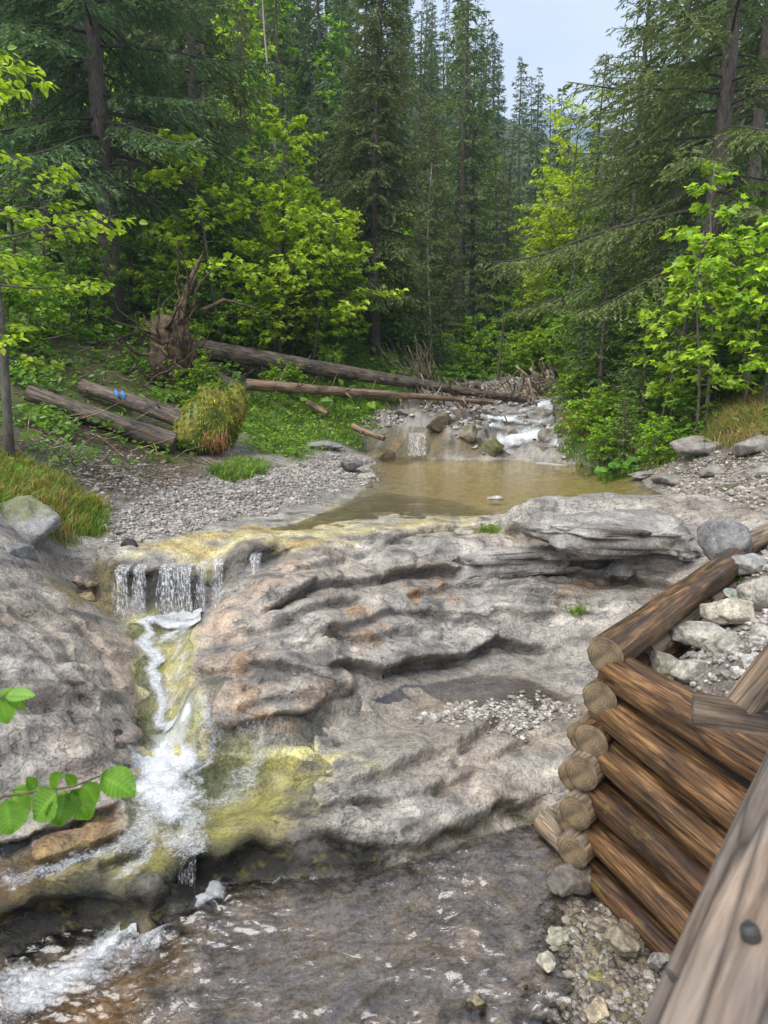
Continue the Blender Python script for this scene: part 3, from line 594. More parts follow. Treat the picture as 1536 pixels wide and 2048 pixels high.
water_mesh('pool_water', M_UPOOL, pu, lambda X, Y: 0*X+1.3, foam_lines(([(1030,916,1.3),(1110,918,1.3)],.5,.75),([(1080,925,1.3),(1120,930,1.3)],.3,.45),([(820,912,1.3),(850,912,1.3)],.15,.4)), 'clear amber water of the upper pool')
pq = ground_pts([(950,835),(1000,800),(1060,790),(1100,800),(1110,860),(1120,910),(1010,912),(990,880)])
def fcas(X, Y): return .38+.4*fbm(X*1.1, Y*2.2, 4, 440)
water_mesh('stream_water', M_FLOW, pq, lambda X, Y: hb+.06, fcas, 'white cascade running down the rock steps into the upper pool', .12)

# the small falls: thin broken sheets
m, ns, ls, b = mat_new('falling_water'); out = ns['Material Output']
b.inputs['Base Color'].default_value = (.88, .9, .93, 1); b.inputs['Roughness'].default_value = .15
v = coords(ns, ls, (1, 1, .13)); v2 = coords(ns, ls, (1, 1, .5))
a = N(ns, 'ShaderNodeTexNoise', Scale=70., Detail=3., Roughness=.6, Distortion=.3); ls.new(v, a.inputs['Vector'])
a2 = N(ns, 'ShaderNodeTexNoise', Scale=55., Detail=3., Roughness=.7); ls.new(v2, a2.inputs['Vector'])
ad = N(ns, 'ShaderNodeMath', _operation='ADD'); ls.new(a.outputs['Fac'], ad.inputs[0]); ls.new(a2.outputs['Fac'], ad.inputs[1])
mr = N(ns, 'ShaderNodeMapRange', **{'From__Min': 1.0, 'From__Max': 1.28, 'To__Min': .05, 'To__Max': .95}); ls.new(ad.outputs[0], mr.inputs['Value'])
b1 = N(ns, 'ShaderNodeBump', Strength=1., Distance=.02); ls.new(ad.outputs[0], b1.inputs['Height']); ls.new(b1.outputs[0], b.inputs['Normal'])
tr = N(ns, 'ShaderNodeBsdfTransparent'); mxs = ns.new('ShaderNodeMixShader'); ls.new(mr.outputs[0], mxs.inputs[0])
ls.new(tr.outputs[0], mxs.inputs[1]); ls.new(b.outputs[0], mxs.inputs[2]); ls.new(mxs.outputs[0], out.inputs['Surface'])
M_FALL = m
def fall(name, spans, foot, label, seed, drop=.0015):
    """spans: (px0, px1, py, z) along the lip; each is a wavy sheet thrown a little forward"""
    g = np.random.default_rng(seed); A = G()
    for px0, px1, py, z0 in spans:
        for lay in range(2):
            p0 = at_z(px0, py, z0); p1 = at_z(px1, py, z0); nu = max(6, int(np.linalg.norm(p1-p0)/.012)); nv = 22; V = []
            ph = g.uniform(0, 6, 3); thr = .05+.07*lay+g.uniform(0, .03)
            for i in range(nv):
                t = i/(nv-1)
                for j in range(nu):
                    u = j/(nu-1); p = p0*(1-u)+p1*u; cx_ = (u-.5)*np.linalg.norm(p1-p0)*.22*t*(1 if lay else -.4)
                    V.append((p[0]+cx_+.006*math.sin(9*t+ph[0]+8*u), p[1]+.03+.10*max(0, 1-t*6)-(thr+.035*math.sin(u*7+ph[1])+.02*math.sin(u*17+ph[2]))*math.sqrt(t), z0+.02+(foot-z0)*max(0, t-.06)**1.3))
            i, j = np.meshgrid(np.arange(nv-1), np.arange(nu-1), indexing='ij'); i = i.ravel(); j = j.ravel(); A.add(V, np.stack([i*nu+j, i*nu+j+1, (i+1)*nu+j+1, (i+1)*nu+j], 1))
        for k in range(70):
            q_ = at_z(g.uniform(px0-6, px1+6), py, z0); t = g.random()**.6; c0 = np.array([q_[0], q_[1]-.02-.14*math.sqrt(t)*g.uniform(.3, 1.3), z0+(foot-z0)*t]); r = g.uniform(.6, 2.2)*drop
            A.add(np.array([[1,0,0],[-1,0,0],[0,1,0],[0,-1,0],[0,0,2.2],[0,0,-2.2]])*r+c0, [[0,2,4],[2,1,4],[1,3,4],[3,0,4],[2,0,5],[1,2,5],[3,1,5],[0,3,5]])
    o = A.build(name, M_FALL); tag(o, label, kind='stuff'); return o
fall('waterfall', [(230,256,1140,1.25),(268,290,1139,1.25),(322,382,1136,1.25),(396,412,1132,1.25),(426,446,1127,1.25),(500,520,1116,1.24)], .79, 'strings of white water spilling over the dark mossy step into the chute', 5)
fall('waterfall', [(350,392,1712,.19)], -.02, 'short spill of water over the black ledge into the lower pool', 7)
fall('waterfall', [(818,850,868,1.8)], 1.3, 'thin trickle over the brown mossy step behind the upper pool', 6, .004)
# ------------------------------------------------------------------ wood, bark, stone, leaf materials
def wood_mat(name, dark, mid, light, stretch=(1.2, 14, 14), rough=.6, bump=.012, spec=.4, moss=0.):
    m, ns, ls, b = mat_new(name)
    v = coords(ns, ls, stretch); v1 = coords(ns, ls, (1.5, 2.5, 2.5))
    oi = ns.new('ShaderNodeObjectInfo')
    vv = ns.new('ShaderNodeVectorMath'); ls.new(v, vv.inputs[0]); sc = ns.new('ShaderNodeVectorMath'); sc.operation = 'SCALE'
    sc.inputs[0].default_value = (7, 13, 29); ls.new(oi.outputs['Random'], sc.inputs['Scale']); ls.new(sc.outputs[0], vv.inputs[1])
    a = N(ns, 'ShaderNodeTexNoise', Scale=2.4, Detail=5., Roughness=.65, Distortion=.4); ls.new(vv.outputs[0], a.inputs['Vector'])
    d = N(ns, 'ShaderNodeTexNoise', Scale=2., Detail=3., Roughness=.6); ls.new(v1, d.inputs['Vector'])
    r = ramp(ns, [(.3, dark), (.5, mid), (.72, light)]); ls.new(a.outputs['Fac'], r.inputs[0])
    r2 = ramp(ns, [(.33, (.25, .23, .22)), (.52, (1, 1, 1)), (.8, (1.4, 1.2, .95))]); ls.new(d.outputs['Fac'], r2.inputs[0])
    c = mul(ns, ls, r.outputs[0], r2.outputs[0], .85)
    vk = coords(ns, ls, (stretch[0]*.55, stretch[1]*.8, stretch[2]*.8)); ck = N(ns, 'ShaderNodeTexVoronoi', Scale=1.6, _feature='DISTANCE_TO_EDGE'); ls.new(vk, ck.inputs['Vector'])
    rk_ = ramp(ns, [(0, (.12, .11, .1)), (.035, (.6, .6, .6)), (.08, (1, 1, 1))]); ls.new(ck.outputs['Distance'], rk_.inputs[0]); c = mul(ns, ls, c, rk_.outputs[0], .8)
    if moss:
        g = N(ns, 'ShaderNodeTexNoise', Scale=3.3, Detail=5., Roughness=.7); ls.new(v1, g.inputs['Vector'])
        gm = ramp(ns, [(.58-.15*moss, (0, 0, 0)), (.72-.15*moss, (1, 1, 1))]); ls.new(g.outputs['Fac'], gm.inputs[0])
        k = ns.new('ShaderNodeMix'); k.data_type = 'RGBA'; ls.new(gm.outputs[0], k.inputs[0]); ls.new(c, k.inputs[6]); k.inputs[7].default_value = (.13, .12, .02, 1); c = k.outputs[2]
    ls.new(c, b.inputs['Base Color']); b.inputs['Roughness'].default_value = rough; b.inputs['Specular IOR Level'].default_value = spec
    b1 = N(ns, 'ShaderNodeBump', Strength=.9, Distance=bump); ls.new(a.outputs['Fac'], b1.inputs['Height']); ls.new(b1.outputs[0], b.inputs['Normal'])
    return m
M_LOG = wood_mat('stripped_log', (.014, .008, .005), (.10, .055, .024), (.29, .17, .078), rough=.38, moss=-.35)
M_LOGD = wood_mat('wet_dark_log', (.012, .007, .005), (.06, .032, .016), (.19, .1, .042), rough=.35, moss=-.1)
M_LOGG = wood_mat('greyed_log', (.09, .07, .05), (.22, .17, .12), (.36, .29, .21), rough=.65)
M_RAIL = wood_mat('weathered_rail', (.07, .055, .045), (.185, .15, .125), (.33, .28, .24), stretch=(1.5, 16, 16), rough=.7, bump=.006)
M_PLANK = wood_mat('dark_plank', (.04, .03, .02), (.12, .085, .055), (.26, .2, .14), rough=.65)
M_FALLEN = wood_mat('fallen_trunk', (.03, .024, .018), (.10, .078, .06), (.22, .185, .15), stretch=(1.6, 9, 9), rough=.7, bump=.03)
M_FALLENB = wood_mat('bare_fallen_trunk', (.07, .045, .03), (.19, .13, .085), (.33, .25, .175), stretch=(1.2, 12, 12), rough=.65)
M_DEAD = wood_mat('dead_stick', (.12, .09, .065), (.26, .205, .15), (.42, .35, .27), stretch=(2, 2, 2), rough=.8)
M_ROOT = wood_mat('root_wood', (.02, .013, .009), (.075, .05, .03), (.17, .115, .07), stretch=(4, 4, 4), rough=.85, moss=.3)
def bark_mat(name, dark, light, lich=.0):
    m, ns, ls, b = mat_new(name); v = coords(ns, ls, (7, 7, 2.2))
    a = N(ns, 'ShaderNodeTexNoise', Scale=3., Detail=4., Roughness=.7); ls.new(v, a.inputs['Vector'])
    r = ramp(ns, [(.3, dark), (.65, light)] + ([(.78, (lich, lich, lich*.95))] if lich else [])); ls.new(a.outputs['Fac'], r.inputs[0])
    ls.new(r.outputs[0], b.inputs['Base Color']); b.inputs['Roughness'].default_value = .9
    b1 = N(ns, 'ShaderNodeBump', Strength=.9, Distance=.03); ls.new(a.outputs['Fac'], b1.inputs['Height']); ls.new(b1.outputs[0], b.inputs['Normal']); return m
M_BARK = bark_mat('spruce_bark', (.03, .024, .02), (.14, .115, .095), .3)
M_TWIG = bark_mat('dark_twigs', (.02, .016, .013), (.06, .05, .04))
M_BARKB = bark_mat('beech_bark', (.04, .036, .03), (.13, .115, .095))
M_BARKP = bark_mat('bleached_bark', (.16, .14, .12), (.36, .33, .29))
def leaf_mat(name, trans=.45, gain=1., rough=.5, vary=.25):
    """leaf colour comes from each leaf's own tint; light passes through the blade"""
    m, ns, ls, b = mat_new(name); out = ns['Material Output']; ns.remove(b)
    oi = ns.new('ShaderNodeObjectInfo'); mr = N(ns, 'ShaderNodeMapRange', **{'To__Min': 1-vary, 'To__Max': 1+vary}); ls.new(oi.outputs['Random'], mr.inputs['Value'])
    c = ns.new('ShaderNodeMix'); c.data_type = 'RGBA'; c.blend_type = 'MULTIPLY'; c.inputs[0].default_value = 1
    ls.new(tint_node(ns), c.inputs[6]); ls.new(mr.outputs[0], c.inputs[7])
    hs = N(ns, 'ShaderNodeHueSaturation', Value=gain, Saturation=1.0); ls.new(c.outputs[2], hs.inputs['Color'])
    d = ns.new('ShaderNodeBsdfDiffuse'); t = ns.new('ShaderNodeBsdfTranslucent'); ls.new(hs.outputs[0], d.inputs['Color']); ls.new(hs.outputs[0], t.inputs['Color'])
    mx_ = ns.new('ShaderNodeMixShader'); mx_.inputs[0].default_value = trans; ls.new(d.outputs[0], mx_.inputs[1]); ls.new(t.outputs[0], mx_.inputs[2])
    g = N(ns, 'ShaderNodeBsdfGlossy', Roughness=rough); m3 = ns.new('ShaderNodeMixShader'); m3.inputs[0].default_value = .035
    ls.new(mx_.outputs[0], m3.inputs[1]); ls.new(g.outputs[0], m3.inputs[2]); ls.new(m3.outputs[0], out.inputs['Surface']); return m
M_NEEDLE = leaf_mat('spruce_needles', .4, 2.5, .5, .22)
M_LEAF = leaf_mat('spring_leaves', .5, 1.6, .35, .18)
M_GRASS = leaf_mat('grass_blades', .4, 1.4, .5, .0)
def stone_mat(name):
    m, ns, ls, b = mat_new(name); v = coords(ns, ls)
    oi = ns.new('ShaderNodeObjectInfo')
    a = N(ns, 'ShaderNodeTexNoise', Scale=9., Detail=5., Roughness=.7); ls.new(v, a.inputs['Vector'])
    r = ramp(ns, [(.3, (.5, .5, .5)), (.5, (1, 1, 1)), (.72, (1.35, 1.33, 1.28))]); ls.new(a.outputs['Fac'], r.inputs[0])
    a2 = N(ns, 'ShaderNodeTexNoise', Scale=42., Detail=4., Roughness=.75); ls.new(v, a2.inputs['Vector']); r2 = ramp(ns, [(.3, (.45, .45, .46)), (.5, (1, 1, 1)), (.7, (1.4, 1.37, 1.32))]); ls.new(a2.outputs['Fac'], r2.inputs[0])
    ls.new(mul(ns, ls, mul(ns, ls, tint_node(ns), r.outputs[0]), r2.outputs[0]), b.inputs['Base Color']); b.inputs['Roughness'].default_value = .6
    b1 = N(ns, 'ShaderNodeBump', Strength=.7, Distance=.03); ls.new(a.outputs['Fac'], b1.inputs['Height']); ls.new(b1.outputs[0], b.inputs['Normal']); return m
M_STONE = stone_mat('loose_stone')
m, ns, ls, b = mat_new('cut_end'); v = coords(ns, ls, (1, 1, 1))
wv = N(ns, 'ShaderNodeTexWave', Scale=16., Distortion=3., Detail=2., _wave_type='RINGS', _rings_direction='X', **{'Detail__Scale': 1.2}); ls.new(v, wv.inputs['Vector'])
nn_ = N(ns, 'ShaderNodeTexNoise', Scale=14., Detail=4.); ls.new(v, nn_.inputs['Vector'])
r = ramp(ns, [(0, (.14, .10, .055)), (.6, (.17, .125, .07)), (1, (.185, .138, .08))]); ls.new(wv.outputs['Fac'], r.inputs[0])
r2 = ramp(ns, [(.3, (.35, .35, .33)), (.55, (1, 1, 1)), (.8, (1.4, 1.3, 1.1))]); ls.new(nn_.outputs['Fac'], r2.inputs[0])
ls.new(mul(ns, ls, r.outputs[0], r2.outputs[0]), b.inputs['Base Color']); b.inputs['Roughness'].default_value = .8
b1 = N(ns, 'ShaderNodeBump', Strength=.5, Distance=.01); ls.new(nn_.outputs['Fac'], b1.inputs['Height']); ls.new(b1.outputs[0], b.inputs['Normal'])
M_END = m
def plain(name, c, rough=.6, metal=0.):
    m, ns, ls, b = mat_new(name); v = coords(ns, ls)
    a = N(ns, 'ShaderNodeTexNoise', Scale=20., Detail=3.); ls.new(v, a.inputs['Vector'])
    r = ramp(ns, [(.3, tuple(k*.6 for k in c)), (.7, tuple(min(1, k*1.3) for k in c))]); ls.new(a.outputs['Fac'], r.inputs[0])
    ls.new(r.outputs[0], b.inputs['Base Color']); b.inputs['Roughness'].default_value = rough; b.inputs['Metallic'].default_value = metal; return m
M_METAL = plain('dull_bolt', (.06, .058, .055), .5, .6)
M_BLUE = plain('blue_paint', (.03, .22, .62), .6)

# ------------------------------------------------------------------ logs
def log(name, p0, p1, r0, r1, mat, parent=None, ends=(True, True), rough=.05, seed=0, bend=0., seg=22, endmat=None):
    """a log with its own axis as local X; sawn ends are sub-parts"""
    p0 = np.asarray(p0, float); p1 = np.asarray(p1, float); L = np.linalg.norm(p1-p0); n = max(6, int(L/.09)); g = np.random.default_rng(seed+3)
    t = np.linspace(0, 1, n); P = np.stack([t*L, bend*np.sin(t*np.pi)+.008*np.sin(t*7+seed), .008*np.sin(t*5+seed*2)], 1)
    th = np.linspace(0, 2*np.pi, seg, endpoint=False); R = (r0+(r1-r0)*t)[:, None]*np.ones(seg)
    R *= 1 + rough*fbm(np.cos(th)[None, :]*1.3+seed*3.1+t[:, None]*L*.9, np.sin(th)[None, :]*1.3+t[:, None]*L*1.1, 3, seed % 50)
    R -= .012*sstep(.10, .0, np.abs(fbm(np.cos(th)[None, :]*2.6+seed+t[:, None]*L*.35, np.sin(th)[None, :]*2.6+seed, 2, 17)))*(r0/.12)
    V = np.stack([P[:, 0:1]+0*R, P[:, 1:2]+R*np.cos(th), P[:, 2:3]+R*np.sin(th)], 2).reshape(-1, 3)
    i, j = np.meshgrid(np.arange(n-1), np.arange(seg), indexing='ij'); i = i.ravel(); j = j.ravel(); k = (j+1) % seg
    F = np.stack([i*seg+j, i*seg+k, (i+1)*seg+k, (i+1)*seg+j], 1)
    o = mesh_np(name, V, F, mat, parent)
    d = Vector(p1-p0).normalized(); o.matrix_world = Matrix.Translation(Vector(p0)) @ d.to_track_quat('X', 'Z').to_matrix().to_4x4()
    for e, q in ((0, 0), (1, n-1)):
        if not ends[e]: continue
        ring = V[q*seg:(q+1)*seg]; c0 = ring.mean(0); VV = [c0[None, :]+np.array([[(-.004, .004)[e], 0, 0]])]
        for s in (.35, .7, .94, 1.0):
            VV.append(c0+(ring-c0)*s+np.array([(-1, 1)[e]*(.004 if s < .95 else -.003), 0, 0]))
        VV = np.concatenate(VV); jj = np.arange(seg); kk = (jj+1) % seg
        FF = [np.stack([0*jj, 1+jj, 1+kk, 1+kk], 1)]+[np.stack([1+a*seg+jj, 1+(a+1)*seg+jj, 1+(a+1)*seg+kk, 1+a*seg+kk], 1) for a in range(3)]
        FF = np.concatenate(FF)
        A = G(); A.add(VV, FF); ce = A.build('cut_end', endmat or M_END, o)
    return o
def stub(parent, p, d, L, r, mat, name='branch_stub', seed=0):
    g = np.random.default_rng(seed); p = np.asarray(p, float); d = np.asarray(d, float)/np.linalg.norm(d)
    P = np.stack([p+d*L*t+g.normal(0, .03*L, 3)*t for t in np.linspace(0, 1, 5)]); V, F = tube(P, r*np.linspace(1, .3, 5), 6)
    A = G(); A.add(V, F); o = A.build(name, mat, parent)
    o.matrix_parent_inverse = parent.matrix_world.inverted(); return o
# ------------------------------------------------------------------ stones
_bm = bmesh.new(); bmesh.ops.create_icosphere(_bm, subdivisions=4, radius=1)
ICO4 = (np.array([v_.co[:] for v_ in _bm.verts]), np.array([[v_.index for v_ in f_.verts] for f_ in _bm.faces])); _bm.free()
_bm = bmesh.new(); bmesh.ops.create_icosphere(_bm, subdivisions=1, radius=1)
ICO1 = (np.array([v_.co[:] for v_ in _bm.verts]), np.array([[v_.index for v_ in f_.verts] for f_ in _bm.faces])); _bm.free()
_bm = bmesh.new(); bmesh.ops.create_icosphere(_bm, subdivisions=3, radius=1)
ICO3 = (np.array([v_.co[:] for v_ in _bm.verts]), np.array([[v_.index for v_ in f_.verts] for f_ in _bm.faces])); _bm.free()
def rock_shape(seed, planes=9, lump=.12, ico=ICO4):
    g = np.random.default_rng(seed); V = ico[0].copy()
    for k in range(planes):
        nrm = g.normal(size=3); nrm /= np.linalg.norm(nrm); d = g.uniform(.5, .88)
        V -= nrm*np.maximum(0, V@nrm-d)[:, None]*.92
    nrm = ico[0]; s = seed % 40
    V += nrm*(lump*(fbm(V[:, 0]*1.8+V[:, 2], V[:, 1]*1.8-V[:, 2]*.7, 4, s)) + .3*lump*fbm(V[:, 0]*6+V[:, 2]*3, V[:, 1]*6-V[:, 2]*4, 3, s+3))[:, None]
    return V
def boulder(name, loc, size, seed, label, color=(.3, .29, .27), rz=0., tilt=0., cat='stone', group=None, moss=0., planes=16):
    V = rock_shape(seed, planes, .13)*np.array(size)/2
    c = np.zeros((len(V), 3))+np.array(color); nn = fbm(V[:, 0]*9+seed, V[:, 1]*9+V[:, 2]*6, 3, 5)
    c = mixc(c, np.array(color)*.55, sstep(.1, .5, nn)*.6)
    if moss: c = mixc(c, (.10, .11, .018), sstep(.2, .8, ICO4[0][:, 2]+.6*nn)*moss)
    o = mesh_np(name, V, ICO4[1], M_STONE, col=c); o.location = loc; o.rotation_euler = (tilt, tilt*.5, rz)
    return tag(o, label, cat, group)
GAREA = np.repeat(np.gradient(GY)*GY, len(GU))
def pick(mask, n, g):
    """random grid points, even over the ground, where mask is set"""
    w = np.clip(mask, 0, None)*GAREA; w = w/w.sum(); k = g.choice(len(w), n, p=w)
    s = gy[k]*.004; X = gx[k]+g.normal(0, 1, n)*s*.6; Y = gy[k]+g.normal(0, 1, n)*s*.6
    return X, Y, ground_h(X, Y), k
def pebbles(name, mask, n, size, seed, label, cols, sink=.25):
    g = np.random.default_rng(seed); X, Y, Z, k = pick(mask, n, g)
    base = [rock_shape(900+q, 6, .15, ICO1) for q in range(8)]; nv = len(ICO1[0]); V = np.empty((n, nv, 3)); C = np.empty((n, nv, 3))
    s = np.minimum(np.exp(g.normal(math.log(size), .45, n)), size*2.6); a = g.uniform(0, 6.28, n); q = g.integers(0, 8, n); cc = np.array(cols)[g.integers(0, len(cols), n)]*g.uniform(.75, 1.25, (n, 1))
    sc = np.stack([g.uniform(.7, 1.3, n), g.uniform(.6, 1.1, n), g.uniform(.35, .75, n)], 1)*s[:, None]*.5
    for b_ in range(8):
        w = q == b_; B = base[b_][None]*sc[w][:, None, :]; ca, sa = np.cos(a[w])[:, None], np.sin(a[w])[:, None]
        V[w] = np.stack([B[..., 0]*ca-B[..., 1]*sa, B[..., 0]*sa+B[..., 1]*ca, B[..., 2]], 2)
    V += np.stack([X, Y, Z+sc[:, 2]*(1-sink*2)], 1)[:, None, :]; C[:] = cc[:, None, :]
    F = (ICO1[1][None]+(np.arange(n)*nv)[:, None, None]).reshape(-1, 3)
    o = mesh_np(name, V.reshape(-1, 3), F, M_STONE, smooth=False, col=C.reshape(-1, 3)); return tag(o, label, kind='stuff')

_bm = bmesh.new(); bmesh.ops.create_icosphere(_bm, subdivisions=6, radius=1)
ICO6 = (np.array([v_.co[:] for v_ in _bm.verts]), np.array([[v_.index for v_ in f_.verts] for f_ in _bm.faces])); _bm.free()
def slab(loc, size, rz, seed, label, tilt=(0, 0)):
    """a broken bed of limestone: boxy, chipped edges, thin layers showing in its face"""
    g = np.random.default_rng(seed); V = np.sign(ICO6[0])*np.abs(ICO6[0])**.42; V /= np.abs(V).max(); V *= np.array(size)/2
    for k in range(14):
        nrm = g.normal(size=3)*np.array([1, 1, .6]); nrm /= np.linalg.norm(nrm); ext = (np.abs(nrm)*np.array(size)/2).sum()
        V -= nrm*np.maximum(0, V@nrm-ext*g.uniform(.55, .85))[:, None]*.95
    X, Y, Z = V.T; o_ = seed*1.7; sd = np.abs(ICO6[0][:, 2]) < .75
    nrm = ICO6[0]*np.array([.6, 1, 1]); nrm /= np.linalg.norm(nrm, axis=1, keepdims=True)
    zz = Z+.03*fbm(X*1.3+o_, Y*1.3, 2, 4)+.08*X*.3; lay = terr(zz*1.0, .075, .16, .02)
    dd = .075*fbm(X*1.5+o_, Y*2+Z*3, 4, 3, .5)+.012*fbm(X*7+o_, Y*7+Z*9, 4, 5, .6)
    f1, f2, a_, b__, r0, r1, r2 = cells(X*2.2+o_+.3*fbm(X*2, Z*4+Y, 2, 8), Z*5+Y*2.5+.3*fbm(X*2+5, Z*4, 2, 9), 5); dd += .03*r0+.05*(r1*a_+r2*b__)-.035*sstep(.06, 0, f2-f1)
    V = V+nrm*dd[:, None]; V[:, 1] += .3*np.where(sd, lay, 0)*np.sign(ICO6[0][:, 1])
    n_ = fbm(X*3+o_, Y*3+Z*4, 4, 11); n__ = fbm(X*10, Y*10+Z*10, 3, 12)
    C = np.zeros((len(V), 3))+np.array([.22, .21, .195]); C = mixc(C, (.33, .315, .295), sstep(0, .6, n_)*.8); C = mixc(C, (.11, .105, .1), sstep(.05, .6, -n_+.4*n__)*.8); C = mixc(C, (.27, .21, .15), sstep(.2, .6, n__-n_*.3)*.4)
    o = mesh_np('rock_bed', V, ICO6[1], M_STONE, col=C); o.location = loc; o.rotation_euler = (tilt[0], tilt[1], rz); return tag(o, label, 'rock ledge', 'beds of the upper rock ledge')
# ------------------------------------------------------------------ log crib
crib = empty('log_crib', tuple(at_z(1150, 1740, 0.)))
tag(crib, 'stacked corner of brown round logs retaining the bank beside the lower pool', 'retaining wall')
bpy.context.view_layer.update()
def crib_log(p0, p1, r0, r1, mat, ends=(True, True), seed=0, rough=.05):
    o = log('log', p0, p1, r0, r1, mat, None, ends, rough, seed); mw = o.matrix_world.copy()
    o.parent = crib; o.matrix_parent_inverse = Matrix.Translation(crib.location).inverted(); o.matrix_world = mw; return o
up = np.array([.67, .74, .02]); up /= np.linalg.norm(up)            # the course running upstream
ENDS = [(1209,1312,3.86,.112),(1196,1398,3.83,.108),(1181,1480,3.8,.104),(1164,1549,3.76,.105),(1152,1628,3.72,.1),(1146,1702,3.7,.1)]
for k, (px, py, D, r) in enumerate(ENDS):
    p = at_d(px, py, D)
    L = 2.35 if k == 0 else 1.3
    o = crib_log(p, p+up*L+np.array([0, 0, .07 if k == 0 else 0]), r, r*.96, M_LOG if k < 3 else M_LOGG, (True, True), 10+k)
    if k == 0: o['label'] = 'top log running back along the stream edge'
for px, py, D, r, L in [(1160,1476,4.02,.095,.8),(1143,1553,4.0,.095,.8),(1136,1640,3.95,.09,.8),(1090,1640,4.22,.09,.5)]:
    p = at_d(px, py, D); q_ = p+up*L if px != 1090 else at_d(1160, 1716, 3.9)
    crib_log(p, q_, r, r, M_LOGG, (True, True), px)
WALL = [((1252,1352),(1548,1530),1.24,.118,M_LOG),((1232,1432),(1500,1640),.98,.108,M_LOG),((1218,1508),(1470,1722),.74,.106,M_LOG),((1205,1590),(1420,1782),.5,.108,M_LOGD),((1193,1668),(1380,1852),.26,.098,M_LOG),((1182,1742),(1346,1905),.03,.098,M_LOGD)]
for k, (a, b_, zz, r, mt) in enumerate(WALL):
    p0 = at_z(*a, zz); p1 = at_z(*b_, zz); d = (p1-p0)/np.linalg.norm(p1-p0)
    crib_log(p0+d*(-.12), p1+d*.9, r, r*1.02, mt, (True, True), 40+k, .06)
# dark earth packed behind the courses
pE = np.array([(1.42,3.66),(1.62,2.9),(1.95,1.9),(3.2,1.9),(3.0,4.9),(2.5,5.1)])
bmf = bmesh.new(); lo_ = [bmf.verts.new((a, b_, -.15)) for a, b_ in pE]; hi_ = [bmf.verts.new((a+.07, b_, 1.06)) for a, b_ in pE]
for q_ in range(6): bmf.faces.new((lo_[q_], lo_[(q_+1) % 6], hi_[(q_+1) % 6], hi_[q_]))
bmf.faces.new(hi_); me = bpy.data.meshes.new('earth_core'); bmf.to_mesh(me); bmf.free(); me.materials.append(plain('packed_earth', (.03, .022, .016), .95))
eo = bpy.data.objects.new('earth_core', me); COL.objects.link(eo); eo.parent = crib; eo.matrix_parent_inverse = Matrix.Translation(crib.location).inverted()
# logs lying behind the crib
o = log('log', at_z(1290, 1305, 1.2), at_z(1425, 1200, 1.25), .075, .07, M_LOGG, None, (True, True), .06, 71); tag(o, 'thin grey log lying behind the top log of the crib', 'log')
o = log('log', at_z(1488, 1092, 1.5), at_z(1600, 1030, 1.6), .085, .09, M_LOGG, None, (True, True), .05, 72); tag(o, 'short sawn log against the frame edge above the crib', 'log')
o = log('log', at_z(1418, 1208, 1.27), at_z(1462, 1172, 1.3), .05, .05, M_LOGG, None, (True, True), .05, 73); tag(o, 'small split timber beside the tuft at the far log end', 'log')
# ------------------------------------------------------------------ bridge rail and brace
hr = empty('bridge_handrail', (.3, .5, 2.34)); tag(hr, 'weathered grey round handrail with a dark bolt head, close by', 'handrail'); bpy.context.view_layer.update()
e0 = at_z(1290, 2048, 2.36); e1 = at_z(1538, 1530, 2.36); dv = (e1-e0)/np.linalg.norm(e1-e0); sv = np.array([dv[1], -dv[0], 0])
rr_ = .088; ax0 = e0+sv*rr_*.97-dv*.45; ax1 = e1+sv*rr_*.97+dv*1.1
def keep(o, par):
    mw = o.matrix_world.copy(); o.parent = par; o.matrix_parent_inverse = Matrix.Translation(par.location).inverted(); o.matrix_world = mw; return o
rail = keep(log('rail', ax0, ax1, rr_, rr_*.96, M_RAIL, None, (True, True), .035, 5, seg=48), hr)
def bolt(px, py, r, nm='bolt'):
    d = ray(px, py); d = d/np.linalg.norm(d); w = ax1-ax0; w = w/np.linalg.norm(w)      # where the ray meets the rail's side
    oc = CAM-ax0; A_ = d-w*(d@w); B_ = oc-w*(oc@w); a = A_@A_; b_ = 2*A_@B_; c_ = B_@B_-(rr_*.99)**2; disc = max(b_*b_-4*a*c_, 0); t = (-b_-math.sqrt(disc))/(2*a)
    p = CAM+d*t; ax = ax0+w*((p-ax0)@w); nrm = (p-ax)/np.linalg.norm(p-ax)
    A = G(); V, F = tube([p-nrm*.006, p+nrm*.001, p+nrm*.004, p+nrm*.0055], [r*1.05, r*1.05, r*.9, r*.45], 16); A.add(V, F); V, F = tube([p+nrm*.005, p+nrm*.0085], [r*.42, r*.38], 6); A.add(V, F)
    return A.build(nm, M_METAL, None, False)
keep(bolt(1500, 1862, .0075), hr); keep(bolt(1343, 1952, .0025, 'nail'), hr)
br = empty('bridge_brace', tuple(at_d(1460, 1420, 2.3))); tag(br, 'dark sawn outrigger beam with a diagonal brace board on the bridge side', 'timber brace'); bpy.context.view_layer.update()
def beam(name, p0, p1, wdt, th, mat, upv=(0, 0, 1), parent=None):
    p0 = np.asarray(p0); p1 = np.asarray(p1); d = p1-p0; L = np.linalg.norm(d); d = d/L; u = np.asarray(upv, float); s = np.cross(u, d); s /= np.linalg.norm(s); u = np.cross(d, s)
    bm = bmesh.new(); bmesh.ops.create_cube(bm, size=1); bmesh.ops.scale(bm, vec=(L, wdt, th), verts=bm.verts); bmesh.ops.bevel(bm, geom=bm.edges[:], offset=.004, segments=2, affect='EDGES')
    me = bpy.data.meshes.new(name); bm.to_mesh(me); bm.free(); me.materials.append(mat); o = bpy.data.objects.new(name, me); COL.objects.link(o)
    c = (p0+p1)/2; o.matrix_world = Matrix(((d[0], s[0], u[0], c[0]), (d[1], s[1], u[1], c[1]), (d[2], s[2], u[2], c[2]), (0, 0, 0, 1)))
    if parent: keep(o, parent)
    return o
